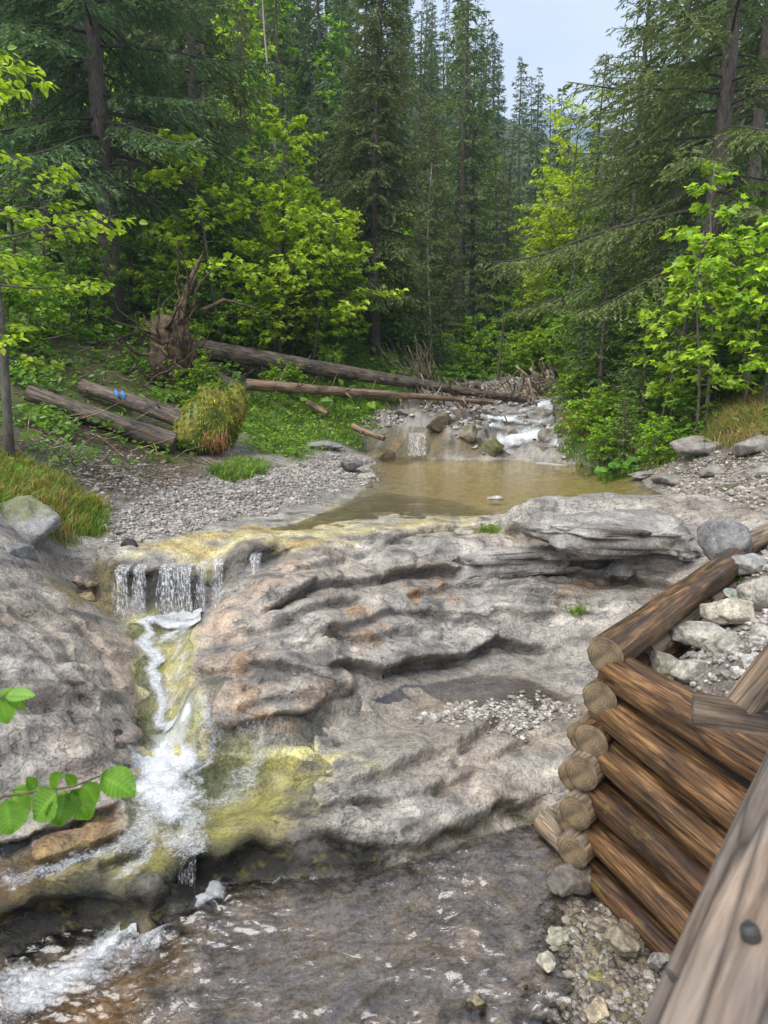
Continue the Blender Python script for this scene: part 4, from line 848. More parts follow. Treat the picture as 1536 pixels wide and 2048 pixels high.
pb0 = at_d(1384, 1416, 2.32); pb1 = at_d(1384, 1416, 2.32)+np.array([.75, -.28, -.015]); beam('beam', pb0, pb1, .1, .085, M_PLANK, (0, 0, 1), br)
pd0 = pb0+np.array([.14, -.05, .045]); beam('diagonal_board', pd0+np.array([.0, 0, -.03]), pd0+np.array([.42, .12, .46]), .05, .13, M_PLANK, (0.4, -1, .2), br)
# ------------------------------------------------------------------ loose stones
ST = [ # px, py (foot), z, size, rz, colour, label
 (1410,1378,1.15,(.34,.26,.22),.4,(.36,.34,.29),'pale angular boulder nearest the crib top log'),
 (1335,1358,1.1,(.27,.22,.2),.1,(.25,.23,.18),'squat brownish boulder wedged against the thin grey log'),
 (1400,1300,1.2,(.46,.34,.2),-.2,(.33,.31,.27),'wide flat boulder behind the thin grey log'),
 (1462,1330,1.2,(.30,.28,.2),.6,(.27,.26,.22),'cracked grey boulder between the pale and the flat boulders'),
 (1470,1250,1.3,(.42,.3,.2),.0,(.38,.35,.28),'yellowish flat boulder with grass in front'),
 (1480,1205,1.35,(.24,.2,.12),.3,(.26,.3,.25),'greenish grey stone near the far end of the top log'),
 (1512,1150,1.42,(.4,.3,.22),.2,(.27,.265,.25),'dark grey boulder below the short sawn log'),
 (1530,1220,1.36,(.3,.3,.3),.8,(.3,.28,.24),'tall boulder at the frame edge behind the crib'),
 (1530,1290,1.3,(.2,.18,.14),.8,(.36,.34,.3),'small light stone at the frame edge behind the crib'),
 (1525,1330,1.25,(.2,.16,.14),.1,(.34,.32,.28),'small pale stone above the brace board'),
 (1455,1130,1.4,(.5,.34,.5),-.5,(.17,.17,.17),'smooth dark grey block leaning at the end of the upper slab'),
 (1150,1805,-.05,(.3,.26,.24),.2,(.10,.085,.07),'dark wet stone under the lowest crib log ends'),
 (1257,1925,.05,(.23,.2,.19),.5,(.2,.17,.12),'rough brown stone on the gravel below the crib'),
 (1095,1948,.0,(.1,.08,.12),.1,(.45,.42,.34),'pale squared stone standing in the shallows'),
 (1202,1978,.02,(.13,.11,.06),.1,(.26,.25,.08),'yellow-green flat stone among the crib gravel'),
 (1200,2040,.03,(.16,.12,.06),.6,(.36,.3,.2),'buff flat stone at the bottom frame edge'),
 (955,2025,-.04,(.12,.09,.08),.4,(.2,.17,.1),'brown stone breaking the water of the lower pool'),
 (1125,1895,-.03,(.2,.15,.08),.4,(.3,.29,.22),'half sunken pale stone at the pool edge near the crib'),
 (1320,1940,.08,(.14,.1,.08),.4,(.2,.19,.17),'grey stone at the foot of the lowest wall log'),
 (702,942,1.38,(.5,.36,.26),.1,(.13,.13,.125),'dark angular rock on the gravel by the upper pool'),
 (735,962,1.3,(.36,.3,.16),.4,(.36,.34,.3),'pale flat rock beside the dark angular rock'),
 (620,905,1.52,(1.3,.6,.26),.1,(.22,.215,.21),'long low grey slab at the edge of the grass'),
 (992,1000,1.29,(.32,.24,.07),.1,(.36,.35,.33),'small flat stone in the shallows before the upper slab'),
 (935,1070,1.28,(.3,.24,.06),.1,(.3,.28,.22),'low flat stone at the edge of the shelf'),
 (330,1195,.86,(.2,.15,.12),.2,(.28,.22,.11),'upper of the ochre stones stacked left of the fall'),
 (345,1203,.84,(.01,.01,.01),.2,(.26,.21,.1),''),
 (170,1205,.93,(.2,.16,.12),.2,(.28,.22,.12),'ochre stone stacked left of the fall'),
 (172,1180,1.02,(.22,.16,.1),.8,(.24,.19,.12),'brown stone on top of the ochre stone left of the fall'),
 (155,1172,1.08,(.14,.12,.1),.1,(.22,.18,.14),'small round stone beside the crest of the left slab'),
 (255,1097,1.29,(.2,.14,.12),.1,(.02,.018,.016),'small black wet stone on the lip of the fall'),
 (35,1105,1.38,(.75,.6,.62),.2,(.2,.2,.2),'grey rock with mossy top under the grassy mound'),
 (10,1150,1.3,(.5,.4,.3),.9,(.17,.17,.17),'dark rock at the left frame edge below the mound'),
 (130,1326,.86,(.13,.1,.08),.1,(.16,.14,.12),'small dark stone caught in the crack of the left slab'),
 (155,1338,.8,(.12,.09,.07),.6,(.15,.13,.11),'second dark stone in the crack of the left slab'),
]
for k, (px, py, zz, sz, rz, cc, lab) in enumerate(ST):
    if not lab: continue
    p = at_z(px, py, zz); boulder('stone', (p[0], p[1]+sz[1]*.3, zz+sz[2]*.32), sz, 300+k, lab, cc, rz, .12*((k % 3)-1), moss=.8 if 'mossy' in lab else 0.)
p = at_d(985, 914, 14.6); boulder('stone', (p[0], p[1]+.2, 1.5), (.66, .55, .55), 377, 'rounded mossy rock in the upper pool beside the cascade', (.09, .085, .03), .3, moss=1.)
def bed(px0, px1, py, zt, th, dep, seed, lab, tilt=(0, 0)):
    a = at_z(px0, py[0], zt); b_ = at_z(px1, py[1], zt); L = np.linalg.norm(b_-a); c_ = (a+b_)/2; ang = math.atan2(b_[1]-a[1], b_[0]-a[0])
    slab((c_[0]-math.sin(ang)*dep*.42, c_[1]+math.cos(ang)*dep*.42, zt-th*.5), (L, dep, th), ang, seed, lab, tilt)
bed(1050, 1440, (1045, 1052), 1.56, .34, .75, 3, 'uppermost grey limestone bed damming the upper pool', (.03, .03))
bed(820, 1230, (1108, 1098), 1.22, .30, .7, 4, 'long layered limestone bed under the uppermost one', (.02, -.03))
bed(1180, 1440, (1098, 1105), 1.26, .3, .6, 6, 'short limestone bed beside the smooth dark block', (.02, .02))
for k, (px, py, Y, sz, lab) in enumerate([(1400,925,11,(.9,.6,.4),'grey outcrop at the foot of the straw grass'),(1500,935,10,(.8,.6,.4),'broken outcrop at the right edge above the path'),(1335,965,10.6,(.7,.5,.22),'flat dark ledge stone at the right end of the upper pool'),(1290,955,11.6,(.6,.5,.16),'low ledge stone at the waterline of the right bank'),(1430,965,9.8,(.5,.4,.22),'grey lump in the bare ground right of the pool'),(1520,980,8.8,(.55,.4,.22),'grey stone on the bare ground at the right edge')]):
    p = at_d(px, py, Y); boulder('stone', (p[0], p[1], float(ground_h(p[0:1], p[1:2])[0])+sz[2]*.12), sz, 420+k, lab, (.22, .205, .185), k*.7, .1, planes=14)
for k, (px, py, Y, sz, cc, lab) in enumerate([(760,885,15.1,(.9,.5,.5),(.14,.11,.07),'brown mossy block at the left end of the step behind the pool'),(880,885,15.2,(.9,.5,.5),(.15,.12,.08),'brown block in the middle of the step behind the pool'),(935,890,15,(.6,.5,.45),(.2,.17,.13),'brownish block beside the mossy rock'),(1010,870,15.8,(.6,.5,.4),(.24,.22,.19),'grey block splitting the cascade'),(1105,880,15.2,(.7,.5,.5),(.2,.18,.15),'grey block at the right side of the cascade'),(1085,840,16.8,(.7,.5,.4),(.22,.2,.17),'stepped block up the right side of the cascade'),(970,840,17,(.8,.5,.35),(.24,.22,.19),'flat block above the cascade head'),(1040,815,18.2,(.7,.5,.35),(.2,.18,.15),'block under the driftwood tangle'),(820,840,16.4,(1.0,.6,.3),(.22,.2,.17),'flat ledge rock under the fallen trunk tips'),(1110,800,19.5,(.8,.6,.5),(.2,.18,.16),'boulder in the stream bed above the driftwood'),(1100,755,26,(.9,.7,.5),(.24,.22,.2),'boulder far up the stream bed')]):
    p = at_d(px, py, Y); boulder('stone', (p[0], p[1], float(ground_h(p[0:1], p[1:2])[0])+sz[2]*.1), sz, 460+k, lab, cc, k*.9, .1, planes=15, moss=.5 if 'mossy' in lab else 0)
pebbles('gravel', rmask('bank_rock', .1), 2500, .045, 26, 'loose grit on the bare ground right of the pool', [(.28, .25, .21), (.2, .17, .14), (.34, .31, .28)])
pebbles('gravel', rmask('gravel_bar', .1)+.25*rmask('mud', .2)*sstep(11, 9, gy), 17000, .034, 21, 'pale grey gravel bar beside the upper pool', [(.28, .265, .245), (.36, .345, .325), (.2, .18, .16), (.3, .26, .22)])
pebbles('gravel', rmask('gravel_crib', .08), 3600, .03, 22, 'mixed brown and grey gravel below the crib', [(.15, .125, .09), (.2, .175, .14), (.09, .075, .06), (.25, .235, .21), (.17, .14, .085)])
pebbles('gravel', rmask('gravel_pan', .06), 1300, .026, 23, 'patch of grey gravel on the rock shelf', [(.3, .28, .25), (.2, .17, .14), (.38, .36, .33)])
pebbles('gravel', rmask('gravel_fill', .08)*sstep(2.4, 2.9, gy), 1800, .045, 24, 'grey gravel fill around the boulders behind the crib', [(.3, .28, .26), (.38, .36, .34), (.22, .2, .18)])
pebbles('gravel', rmask('creek', .2)*far*sstep(-.1, .3, fbm(gx*.9, gy*.9, 3, 555)), 2200, .10, 25, 'stones and rubble in the stream bed above the cascade', [(.3, .28, .25), (.16, .13, .1), (.38, .36, .33)])
# ------------------------------------------------------------------ fallen trunks
def trunk(label, a, b_, r0, r1, mat, nst, seed, ends=(True, True), stubL=.35, bend=0.):
    g = np.random.default_rng(seed); a = np.asarray(a); b_ = np.asarray(b_)
    o = log('fallen_trunk', a, b_, r0, r1, mat, None, ends, .08, seed, bend, 16); tag(o, label, 'fallen tree', 'fallen trunks across the stream'); bpy.context.view_layer.update()
    d = (b_-a); L = np.linalg.norm(d); d = d/L; s_, u_ = frame_of(d)
    for k in range(nst):
        t = g.uniform(.08, .98); an = g.uniform(0, 6.28); w = s_*math.cos(an)+u_*math.sin(an)*.9+d*.35
        stub(o, a+d*L*t+w*r0*.6, w, stubL*g.uniform(.3, 1.2), .016*g.uniform(.6, 1.5)*max(1, a[1]/12), mat, seed=seed*31+k)
    return o
trunk('long dark fallen trunk with broken branch stubs reaching over the stream', at_d(352, 690, 16.5), at_d(1062, 803, 18.4), .24, .075, M_FALLEN, 34, 1, (False, True))
trunk('thinner brown fallen trunk below the long dark one', at_d(492, 768, 15.2), at_d(985, 805, 17.2), .125, .05, M_FALLENB, 26, 2)
o = trunk('grey cut trunk with a blue paint mark lying on the left slope', at_d(165, 772, 12.9), at_d(378, 842, 12.0), .12, .16, M_FALLEN, 6, 3)
for k, dx in enumerate((0, 13)):                                        # blue forester's mark
    p = at_d(239+dx, 791+3*k, 12.48); A = G(); V, F = tube([p+np.array([-.03, -.095, .095]), p+np.array([.01, -.12, .02]), p+np.array([.03, -.115, -.05])], [.022, .03, .02], 6); A.add(V, F)
    mk = A.build('paint_mark', M_BLUE, o); mk.matrix_parent_inverse = o.matrix_world.inverted()
trunk('rough grey trunk lying lowest on the muddy left slope', at_d(55, 786, 11.3), at_d(348, 886, 11.6), .13, .17, M_FALLEN, 5, 4)
trunk('short dark trunk leaning behind the mossy mound', at_d(405, 735, 15.6), at_d(470, 775, 15.0), .11, .1, M_FALLEN, 2, 6)
trunk('thin pale pole lying on the mud behind the painted trunk', at_d(160, 800, 13.4), at_d(300, 812, 13.2), .05, .06, M_FALLENB, 2, 7)
trunk('short broken log at the grassy bank above the pool', at_d(705, 852, 15.3), at_d(768, 878, 14.8), .07, .06, M_FALLENB, 2, 8)
trunk('barkless brown log half buried under the trunks', at_d(615, 805, 16), at_d(655, 828, 15.6), .07, .06, M_FALLENB, 1, 9)
# upturned root plate
def rootplate(name, label, base, top, width, n, seed, mass_col):
    e = empty(name, tuple(base)); tag(e, label, 'root plate'); bpy.context.view_layer.update(); g = np.random.default_rng(seed)
    base = np.asarray(base, float); ax = np.asarray(top, float)-base; H = np.linalg.norm(ax)
    V = rock_shape(seed, 5, .35, ICO4); Vc = V*np.array([width*.42, .3, H*.32])+base+ax*.30
    o = mesh_np('earth_mass', Vc, ICO4[1], M_ROOT, col=np.zeros((len(V), 3))+np.array(mass_col)); o.parent = e; o.matrix_parent_inverse = Matrix.Translation(e.location).inverted()
    for k in range(n):
        t0 = g.uniform(.0, .6); p = base+ax*t0+np.array([g.normal()*width*.22, g.normal()*.12, 0]); L = H*g.uniform(.25, .6)*(1 if k else 1.0)
        tgt = ax/H*g.uniform(-.3, 1)+np.array([g.normal()*.6, g.normal()*.5-.2, g.normal()*.2]); tgt /= np.linalg.norm(tgt)
        P = [p]; d = tgt
        for s in range(7): d = d+g.normal(0, .3, 3); d /= np.linalg.norm(d); P.append(P[-1]+d*L/7)
        V_, F_ = tube(P, np.linspace(1, .2, 8)*g.uniform(.012, .05), 7, rough=.15, seed=k); A = G(); A.add(V_, F_); r_ = A.build('root', M_ROOT, e); r_.matrix_parent_inverse = Matrix.Translation(e.location).inverted()
    for k, (off, rad) in enumerate((((0, 0), .13), ((.12, -.05), .06), ((-.1, .04), .07))):            # the tall broken spire
        P = [base+ax*t+np.array([off[0]*(1-t)+.06*math.sin(t*7+k), off[1], 0]) for t in np.linspace(.05, 1-.12*k, 9)]
        V_, F_ = tube(P, rad*np.array([1.2, 1.1, 1, .95, .85, .7, .55, .4, .12])*1.0, 10, rough=.22, seed=k+50); A = G(); A.add(V_, F_); r_ = A.build('root', M_ROOT, e); r_.matrix_parent_inverse = Matrix.Translation(e.location).inverted()
    return e
rootplate('root_plate', 'upturned root plate with a tall twisted root spire on the left bank', at_d(318, 785, 14.7), at_d(402, 505, 14.9), 1.0, 44, 11, (.04, .028, .018))
# mossy stump mound
mm_ = empty('mossy_root_mound', tuple(at_d(420, 915, 12.0))); tag(mm_, 'tall hummock of roots thickly covered in yellow-green moss', 'mossy mound'); bpy.context.view_layer.update()
cen = at_d(425, 850, 12.2); V = rock_shape(88, 4, .22); V[:, 2] += .15*V[:, 0]; V[:, 0] -= .25*np.clip(-V[:, 2]+.3, 0, 1); Vm = V*np.array([.56, .45, .78])+cen
Vm[:, 0] -= .22*np.clip(cen[2]-Vm[:, 2], -.2, 1)*.8
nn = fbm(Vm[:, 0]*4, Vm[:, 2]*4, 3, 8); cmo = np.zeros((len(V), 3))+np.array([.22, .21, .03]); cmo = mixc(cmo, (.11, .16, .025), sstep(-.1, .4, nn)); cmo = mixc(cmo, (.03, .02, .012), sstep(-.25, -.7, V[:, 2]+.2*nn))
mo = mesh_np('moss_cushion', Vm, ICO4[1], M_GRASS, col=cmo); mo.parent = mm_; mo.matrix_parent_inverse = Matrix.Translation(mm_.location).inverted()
g = np.random.default_rng(5); A = G()
for k in range(15000):
    q_ = g.integers(len(Vm)); nrm = V[q_]/np.linalg.norm(V[q_]); p = Vm[q_]+g.normal(0, .02, 3)
    if V[q_][2] < -.55: continue
    d = nrm*.6+np.array([0, 0, g.uniform(-.9, .1)])+g.normal(0, .25, 3); d /= np.linalg.norm(d); l = g.uniform(.035, .085); s_, _ = frame_of(d); w = g.uniform(.006, .012)
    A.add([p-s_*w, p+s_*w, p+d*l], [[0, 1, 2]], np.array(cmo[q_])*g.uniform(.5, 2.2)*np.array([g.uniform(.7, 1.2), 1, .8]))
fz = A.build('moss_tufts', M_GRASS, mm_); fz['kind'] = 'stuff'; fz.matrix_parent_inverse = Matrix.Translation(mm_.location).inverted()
A = G()
for k in range(36):                                                     # dry grass hanging at the foot
    p = at_d(440+g.normal()*14, 870+g.normal()*6, 11.75); P = [p, p+np.array([g.normal()*.03, -.03, -.12]), p+np.array([g.normal()*.06, -.02, -.3*g.uniform(.6, 1.3)])]; V_, F_ = tube(P, [.006, .006, .003], 4); A.add(V_, F_, (.25, .12, .05))
fz = A.build('dry_grass_fringe', M_GRASS, mm_); fz['kind'] = 'stuff'; fz.matrix_parent_inverse = Matrix.Translation(mm_.location).inverted()
# ------------------------------------------------------------------ driftwood caught above the cascade
dw = empty('driftwood_pile', tuple(at_d(1000, 815, 18))); tag(dw, 'tangle of bleached driftwood sticks caught across the stream under the trunks', 'driftwood'); bpy.context.view_layer.update()
g = np.random.default_rng(15)
def stick(px, py, Y, ang, L, r, tilt, mat=None):
    p = at_d(px, py, Y); d = np.array([math.cos(ang), g.normal()*.35, math.sin(ang)]); d /= np.linalg.norm(d); P = [p-d*L/2]
    for s in range(5): d = d+g.normal(0, .12, 3); d /= np.linalg.norm(d); P.append(P[-1]+d*L/5)
    V_, F_ = tube(P, r*np.linspace(1, .35, 6), 6); A = G(); A.add(V_, F_); o = A.build('stick', mat or M_DEAD, dw); o.matrix_parent_inverse = Matrix.Translation(dw.location).inverted()
for k in range(230):
    t = g.beta(2.2, 1.3); px = 780+t*360+g.normal()*12; py = 815-34*sstep(.55, 1, t)+g.normal()*18+ (24 if t < .7 else 0)*g.uniform(0, 1)
    stick(px, py, 17.2+2.6*t+g.normal()*.5, g.choice([g.normal()*.35, -1.05+g.normal()*.3, 2.1+g.normal()*.3]), g.uniform(.5, 1.9), g.uniform(.014, .04), 0, (M_DEAD, M_DEAD, M_ROOT, M_FALLENB)[g.integers(4)])
for a in [(940,850,16.6,-1.0,1.4,.018),(1030,870,16.2,-1.1,1.2,.02),(890,820,17,-.75,1.6,.02),(1005,800,18.3,.6,1.3,.05),(1065,815,18,-1.1,1.0,.045),(970,845,16.8,-.8,1.6,.016),(860,800,17.2,-1.2,1.4,.014),(1075,860,16.5,-1.0,.9,.02)]: stick(*a[:5], a[5], 0)
o = log('stake', at_d(1066, 748, 24), at_d(1065, 722, 24), .035, .035, M_DEAD, None, (True, True), .02, 9); tag(o, 'short pale wooden stake beside the upper stream bed', 'stake')
A = G(); g = np.random.default_rng(33)                                   # dead brushwood standing by the spruce
bh = empty('brush_heap', tuple(at_d(815, 755, 20.5))); tag(bh, 'dead brushwood fan of bare twigs beside the central spruce', 'brushwood'); bpy.context.view_layer.update()
for k in range(46):
    p = at_d(845+g.normal()*22, 760+g.normal()*4, 20.2+g.normal()*.2); d = np.array([-.35+g.normal()*.35, g.normal()*.2, .8]); L = g.uniform(.5, 1.4); P = [p]
    for s in range(4): d = d/np.linalg.norm(d)+g.normal(0, .1, 3); P.append(P[-1]+d/np.linalg.norm(d)*L/4)
    V_, F_ = tube(P, np.linspace(.014, .005, 5), 5); A = G(); A.add(V_, F_); o = A.build('twig', M_DEAD, bh); o.matrix_parent_inverse = Matrix.Translation(bh.location).inverted()
# ------------------------------------------------------------------ conifers
def shoots_mesh(name, P, D, L, W, C, mat, parent, g, up=None):
    """thousands of needle shoots as slim diamonds"""
    n = len(P); D = D/np.linalg.norm(D, axis=1, keepdims=True)
    R = g.normal(size=(n, 3))*.55+np.array([0, 0, 1.]); S = np.cross(D, R); S /= np.linalg.norm(S, axis=1, keepdims=True)+1e-9
    V = np.stack([P, P+D*(L*.45)[:, None]+S*(W*.5)[:, None], P+D*L[:, None], P+D*(L*.45)[:, None]-S*(W*.5)[:, None]], 1).reshape(-1, 3)
    F = np.arange(n*4).reshape(n, 4); Cc = np.repeat(C, 4, 0).reshape(n, 4, 3).copy(); Cc[:, 2] *= 1.35
    return mesh_np(name, V, F, mat, parent, False, col=Cc.reshape(-1, 3))
def spruce(name, H, R, clear, seed, nbr, tw, sh, trunk_r, hang=.35, up0=.5, dead=0, colr=((.020, .042, .016), (.055, .095, .026)), shl=.10, side=None, lean=0., profile=1.0, wood=True, shw=.26):
    """Norway spruce: tapered trunk, whorled arching branches, hanging side twigs set with needle shoots"""
    g = np.random.default_rng(seed); root = empty(name)
    nt = 14; t = np.linspace(0, 1, nt); cx = lean*H*t + .012*H*np.sin(t*5+seed)*t; cy = .01*H*np.sin(t*4+seed*2)*t
    TP = np.stack([cx, cy, H*t-.25*(t == 0)], 1); TR = trunk_r*(1-t)**.85+.012; TR[0] *= 1.25
    V, F = tube(TP, TR, 10, rough=.05, seed=seed); tk = G(); tk.add(V, F)
    P_, D_, L_, W_, C_ = [], [], [], [], []; wd = G()
    c0, c1 = np.array(colr[0]), np.array(colr[1])
    hs = clear + (1-clear)*(np.linspace(0, 1, nbr)**.85); hs = np.clip(hs+g.normal(0, .006, nbr), clear*.9, .985)
    for k, h in enumerate(hs):
        az = k*2.39996+g.normal()*.35; rel = (h-clear)/(1-clear)
        if side is not None and math.cos(az-side) < -.2 and g.random() < .45: continue
        Lb = R*(max(1-rel, .03)**profile)*g.uniform(.72, 1.15)*(.75+.25*min(1, rel*6+.4))+.12
        if side is not None: Lb *= 1+.35*math.cos(az-side)
        p0 = np.array([np.interp(h, t, cx), np.interp(h, t, cy), h*H]); dh = np.array([math.cos(az), math.sin(az), 0])
        e0 = up0*(rel*1.3-.35)+g.normal()*.08; dr = hang*(1.05-rel*.8)*g.uniform(.8, 1.25)
        s = np.linspace(0, 1, 8); axp = p0 + dh[None]*(Lb*s)[:, None]; axp[:, 2] += Lb*(e0*s - dr*s**2*.9 + dr*.55*s**4)
        axp += np.cumsum(g.normal(0, .012*Lb, (8, 3)), 0)*s[:, None]
        if wood:
            V, F = tube(axp, np.linspace(1, .22, 8)*(.010+.0085*Lb), 4, False); wd.add(V, F)
        nt_ = max(4, int(tw*Lb/R*1.25)); ts = np.sort(g.uniform(.08 if Lb < 1 else .14, 1., nt_)); sd_ = np.where(np.arange(nt_) % 2, 1, -1)
        q = np.stack([np.interp(ts, s, axp[:, i]) for i in range(3)], 1); tang = np.gradient(axp, axis=0); tq = np.stack([np.interp(ts, s, tang[:, i]) for i in range(3)], 1); tq /= np.linalg.norm(tq, axis=1, keepdims=True)
        lat = np.cross(tq, [0, 0, 1.]); lat /= np.linalg.norm(lat, axis=1, keepdims=True)+1e-9
        tl = (.10+.42*Lb*(1-ts)**.7*np.minimum(1, ts*2.2+.25))*g.uniform(.6, 1.15, nt_)*min(1, 1.6/max(Lb, .6)+.35)
        td = tq*.75+lat*sd_[:, None]*g.uniform(.5, 1.1, nt_)[:, None]; td[:, 2] -= hang*g.uniform(.25, 1.3, nt_)
        td /= np.linalg.norm(td, axis=1, keepdims=True)
        ns_ = np.maximum(3, (sh*tl/.45).astype(int))
        if True:
            idx = np.repeat(np.arange(nt_), ns_); u = np.concatenate([np.linspace(.02, 1, m_) for m_ in ns_]); nS = len(idx)
            pos = q[idx]+td[idx]*(tl[idx]*u)[:, None]; pos[:, 2] -= hang*.45*tl[idx]*u**2
            l2 = np.cross(td[idx], [0, 0, 1.]); l2 /= np.linalg.norm(l2, axis=1, keepdims=True)+1e-9
            dd = td[idx]*.9+l2*(np.where(g.random(nS) < .5, 1, -1)*g.uniform(.1, 1.0, nS))[:, None]; dd[:, 2] += g.normal(-.12, .3, nS)-hang*.3
            P_.append(pos); D_.append(dd); L_.append(shl*g.uniform(.6, 1.4, nS)); W_.append(shl*shw*g.uniform(.7, 1.3, nS))
            f_ = np.clip(g.beta(1.6, 2.6, nS)+.25*u*ts[idx]-.05, 0, 1)[:, None]; C_.append(c0*(1-f_)+c1*f_)
    for k in range(dead):
        h = g.uniform(.05, clear+.08); az = g.uniform(0, 6.28); p0 = np.array([np.interp(h, t, cx), np.interp(h, t, cy), h*H]); Lb = R*g.uniform(.25, .75)
        s = np.linspace(0, 1, 6); axp = p0+np.stack([np.cos(az+.2*s*g.normal())*Lb*s, np.sin(az+.2*s*g.normal())*Lb*s, Lb*(-.1*s-.25*s**2)*g.uniform(.2, 1.4)], 1); V, F = tube(axp, np.linspace(.016, .004, 6), 4, False); wd.add(V, F)
        for m_ in range(4):
            u = g.uniform(.3, .95); b_ = np.array([np.interp(u, s, axp[:, i]) for i in range(3)]); e_ = b_+np.array([g.normal(), g.normal(), g.normal()*.5-.4])*.16*Lb; V, F = tube([b_, (b_+e_)/2+g.normal(0, .01, 3), e_], [.005, .004, .002], 3, False); wd.add(V, F)
    tk.build('trunk', M_BARK, root); g2 = np.random.default_rng(seed+9)
    if wd.n: wd.build('branches', M_TWIG, root)['kind'] = 'stuff'
    shoots_mesh('crown', np.concatenate(P_), np.concatenate(D_), np.concatenate(L_), np.concatenate(W_), np.concatenate(C_), M_NEEDLE, root, g2)
    return root
# ------------------------------------------------------------------ broadleaf trees
MAPLE = np.array([(0,0),(.12,-.08),(.42,-.02),(.30,.18),(.55,.42),(.25,.48),(.20,.62),(0,1.0),(-.20,.62),(-.25,.48),(-.55,.42),(-.30,.18),(-.42,-.02),(-.12,-.08)])
OVAL = np.array([(0,0),(.22,.18),(.33,.45),(.24,.75),(0,1.05),(-.24,.75),(-.33,.45),(-.22,.18)])
DIAM = np.array([(0,0),(.32,.42),(0,1.),(-.32,.42)])
def leaves_mesh(name, P, D, S, C, shape, mat, parent, g, flat=.5, fold=.22):
    n = len(P); D = D/np.linalg.norm(D, axis=1, keepdims=True); Nn = np.array([0, 0, 1.])+g.normal(size=(n, 3))*flat
    X = np.cross(D, Nn); X /= np.linalg.norm(X, axis=1, keepdims=True)+1e-9; Z = np.cross(X, D)
    m_ = len(shape); u, v = shape[:, 0], shape[:, 1]
    V = P[:, None, :] + (X[:, None, :]*u[None, :, None] + D[:, None, :]*v[None, :, None] + Z[:, None, :]*(fold*np.abs(u)-.18*v*v)[None, :, None])*S[:, None, None]
    h = m_//2; a = [[0, k, k+1] for k in range(1, h)]; b_ = [[0, k, k+1] for k in range(h, m_-1)]; T = np.array(a+b_)
    F = (T[None]+(np.arange(n)*m_)[:, None, None]).reshape(-1, 3)
    return mesh_np(name, V.reshape(-1, 3), F, mat, parent, False, col=np.repeat(C, m_, 0))
def broadleaf(name, H, R, seed, stems=1, nb=26, leaves=9, size=.1, shape=OVAL, cols=((.10, .20, .012), (.30, .42, .02)), clear=.2, trunk_r=.05, up=.55, layer=.5, spread=.12, bark=None, fan=None, twn=7, top=1.):
    g = np.random.default_rng(seed); root = empty(name); tk = G(); P_, D_, S_, C_ = [], [], [], []
    c0, c1 = np.array(cols[0]), np.array(cols[1])
    for s_ in range(stems):
        az0 = g.uniform(0, 6.28); ln = 0 if stems == 1 else g.uniform(.1, .35); Hs = H*(1 if s_ == 0 else g.uniform(.6, .95)); t = np.linspace(0, 1, 12)
        C0 = np.array([math.cos(az0), math.sin(az0)])*spread*(stems > 1)*s_*.8
        TP = np.stack([C0[0]+ln*Hs*t*math.cos(az0)*.6+.03*Hs*np.sin(t*6+s_)*t, C0[1]+ln*Hs*t*math.sin(az0)*.6+.02*Hs*np.cos(t*5+s_)*t, Hs*t-.15*(t == 0)], 1)
        V, F = tube(TP, trunk_r*(1-t)**.8*(1 if s_ == 0 else .7)+.006, 8); tk.add(V, F)
        for k in range(nb):
            h = clear+(1-clear)*((k+g.random())/nb)**.9; rel = (h-clear)/(1-clear); az = k*2.4+g.normal()*.5
            if fan is not None: az = fan[0]+g.normal()*fan[1]
            p0 = np.array([np.interp(h, t, TP[:, i]) for i in range(3)]); Lb = R*(1-rel*.75*top)*min(1, rel*3+.45)*g.uniform(.55, 1.15)
            d = np.array([math.cos(az), math.sin(az), up*(.3+rel)+g.normal()*.12]); d /= np.linalg.norm(d); Q = [p0]
            for m_ in range(6): d = d+g.normal(0, .13, 3)+np.array([0, 0, -.02]); d /= np.linalg.norm(d); Q.append(Q[-1]+d*Lb/6)
            Q = np.array(Q); V, F = tube(Q, np.linspace(1, .25, 7)*max(.004, trunk_r*.33*(1-rel*.5)), 4, False); tk.add(V, F); qs = np.linspace(0, 1, 7)
            for m_ in range(twn):
                u = g.uniform(.18, 1.0); b_ = np.array([np.interp(u, qs, Q[:, i]) for i in range(3)]); a2 = az+g.choice([-1, 1])*g.uniform(.3, 1.2); tl = Lb*.42*g.uniform(.35, 1.1)*(1.15-u*.6)+size*.8
                e_ = np.array([math.cos(a2), math.sin(a2), g.normal()*.25*(1.2-layer)+.08]); e_ /= np.linalg.norm(e_)
                V, F = tube([b_, b_+e_*tl*.5+g.normal(0, .01, 3), b_+e_*tl], [.0045, .0035, .002], 3, False); tk.add(V, F)
                uu = g.uniform(.15, 1.05, leaves); pos = b_+e_*(tl*uu)[:, None]+g.normal(0, size*.22, (leaves, 3)); lat = np.array([-e_[1], e_[0], 0])
                dd = e_*.7+lat*(g.choice([-1, 1], leaves)*g.uniform(.2, 1.1, leaves))[:, None]; dd[:, 2] += g.normal(-.25, .22, leaves)
                P_.append(pos); D_.append(dd); S_.append(size*g.uniform(.6, 1.2, leaves)); f_ = np.clip((g.beta(2, 2, leaves)-.5)*1.5+.48+.3*(g.random()-.5)+.15*rel, 0, 1)[:, None]; C_.append(c0*(1-f_)+c1*f_)
    tk.build('trunk', bark or M_BARKB, root)
    leaves_mesh('crown', np.concatenate(P_), np.concatenate(D_), np.concatenate(S_), np.concatenate(C_), shape, M_LEAF, root, np.random.default_rng(seed+1))
    return root
def gpos(px, Y, py=700):
    X = at_d(px, py, Y)[0]; return X, Y, float(ground_h(np.array([X]), np.array([Y]))[0])
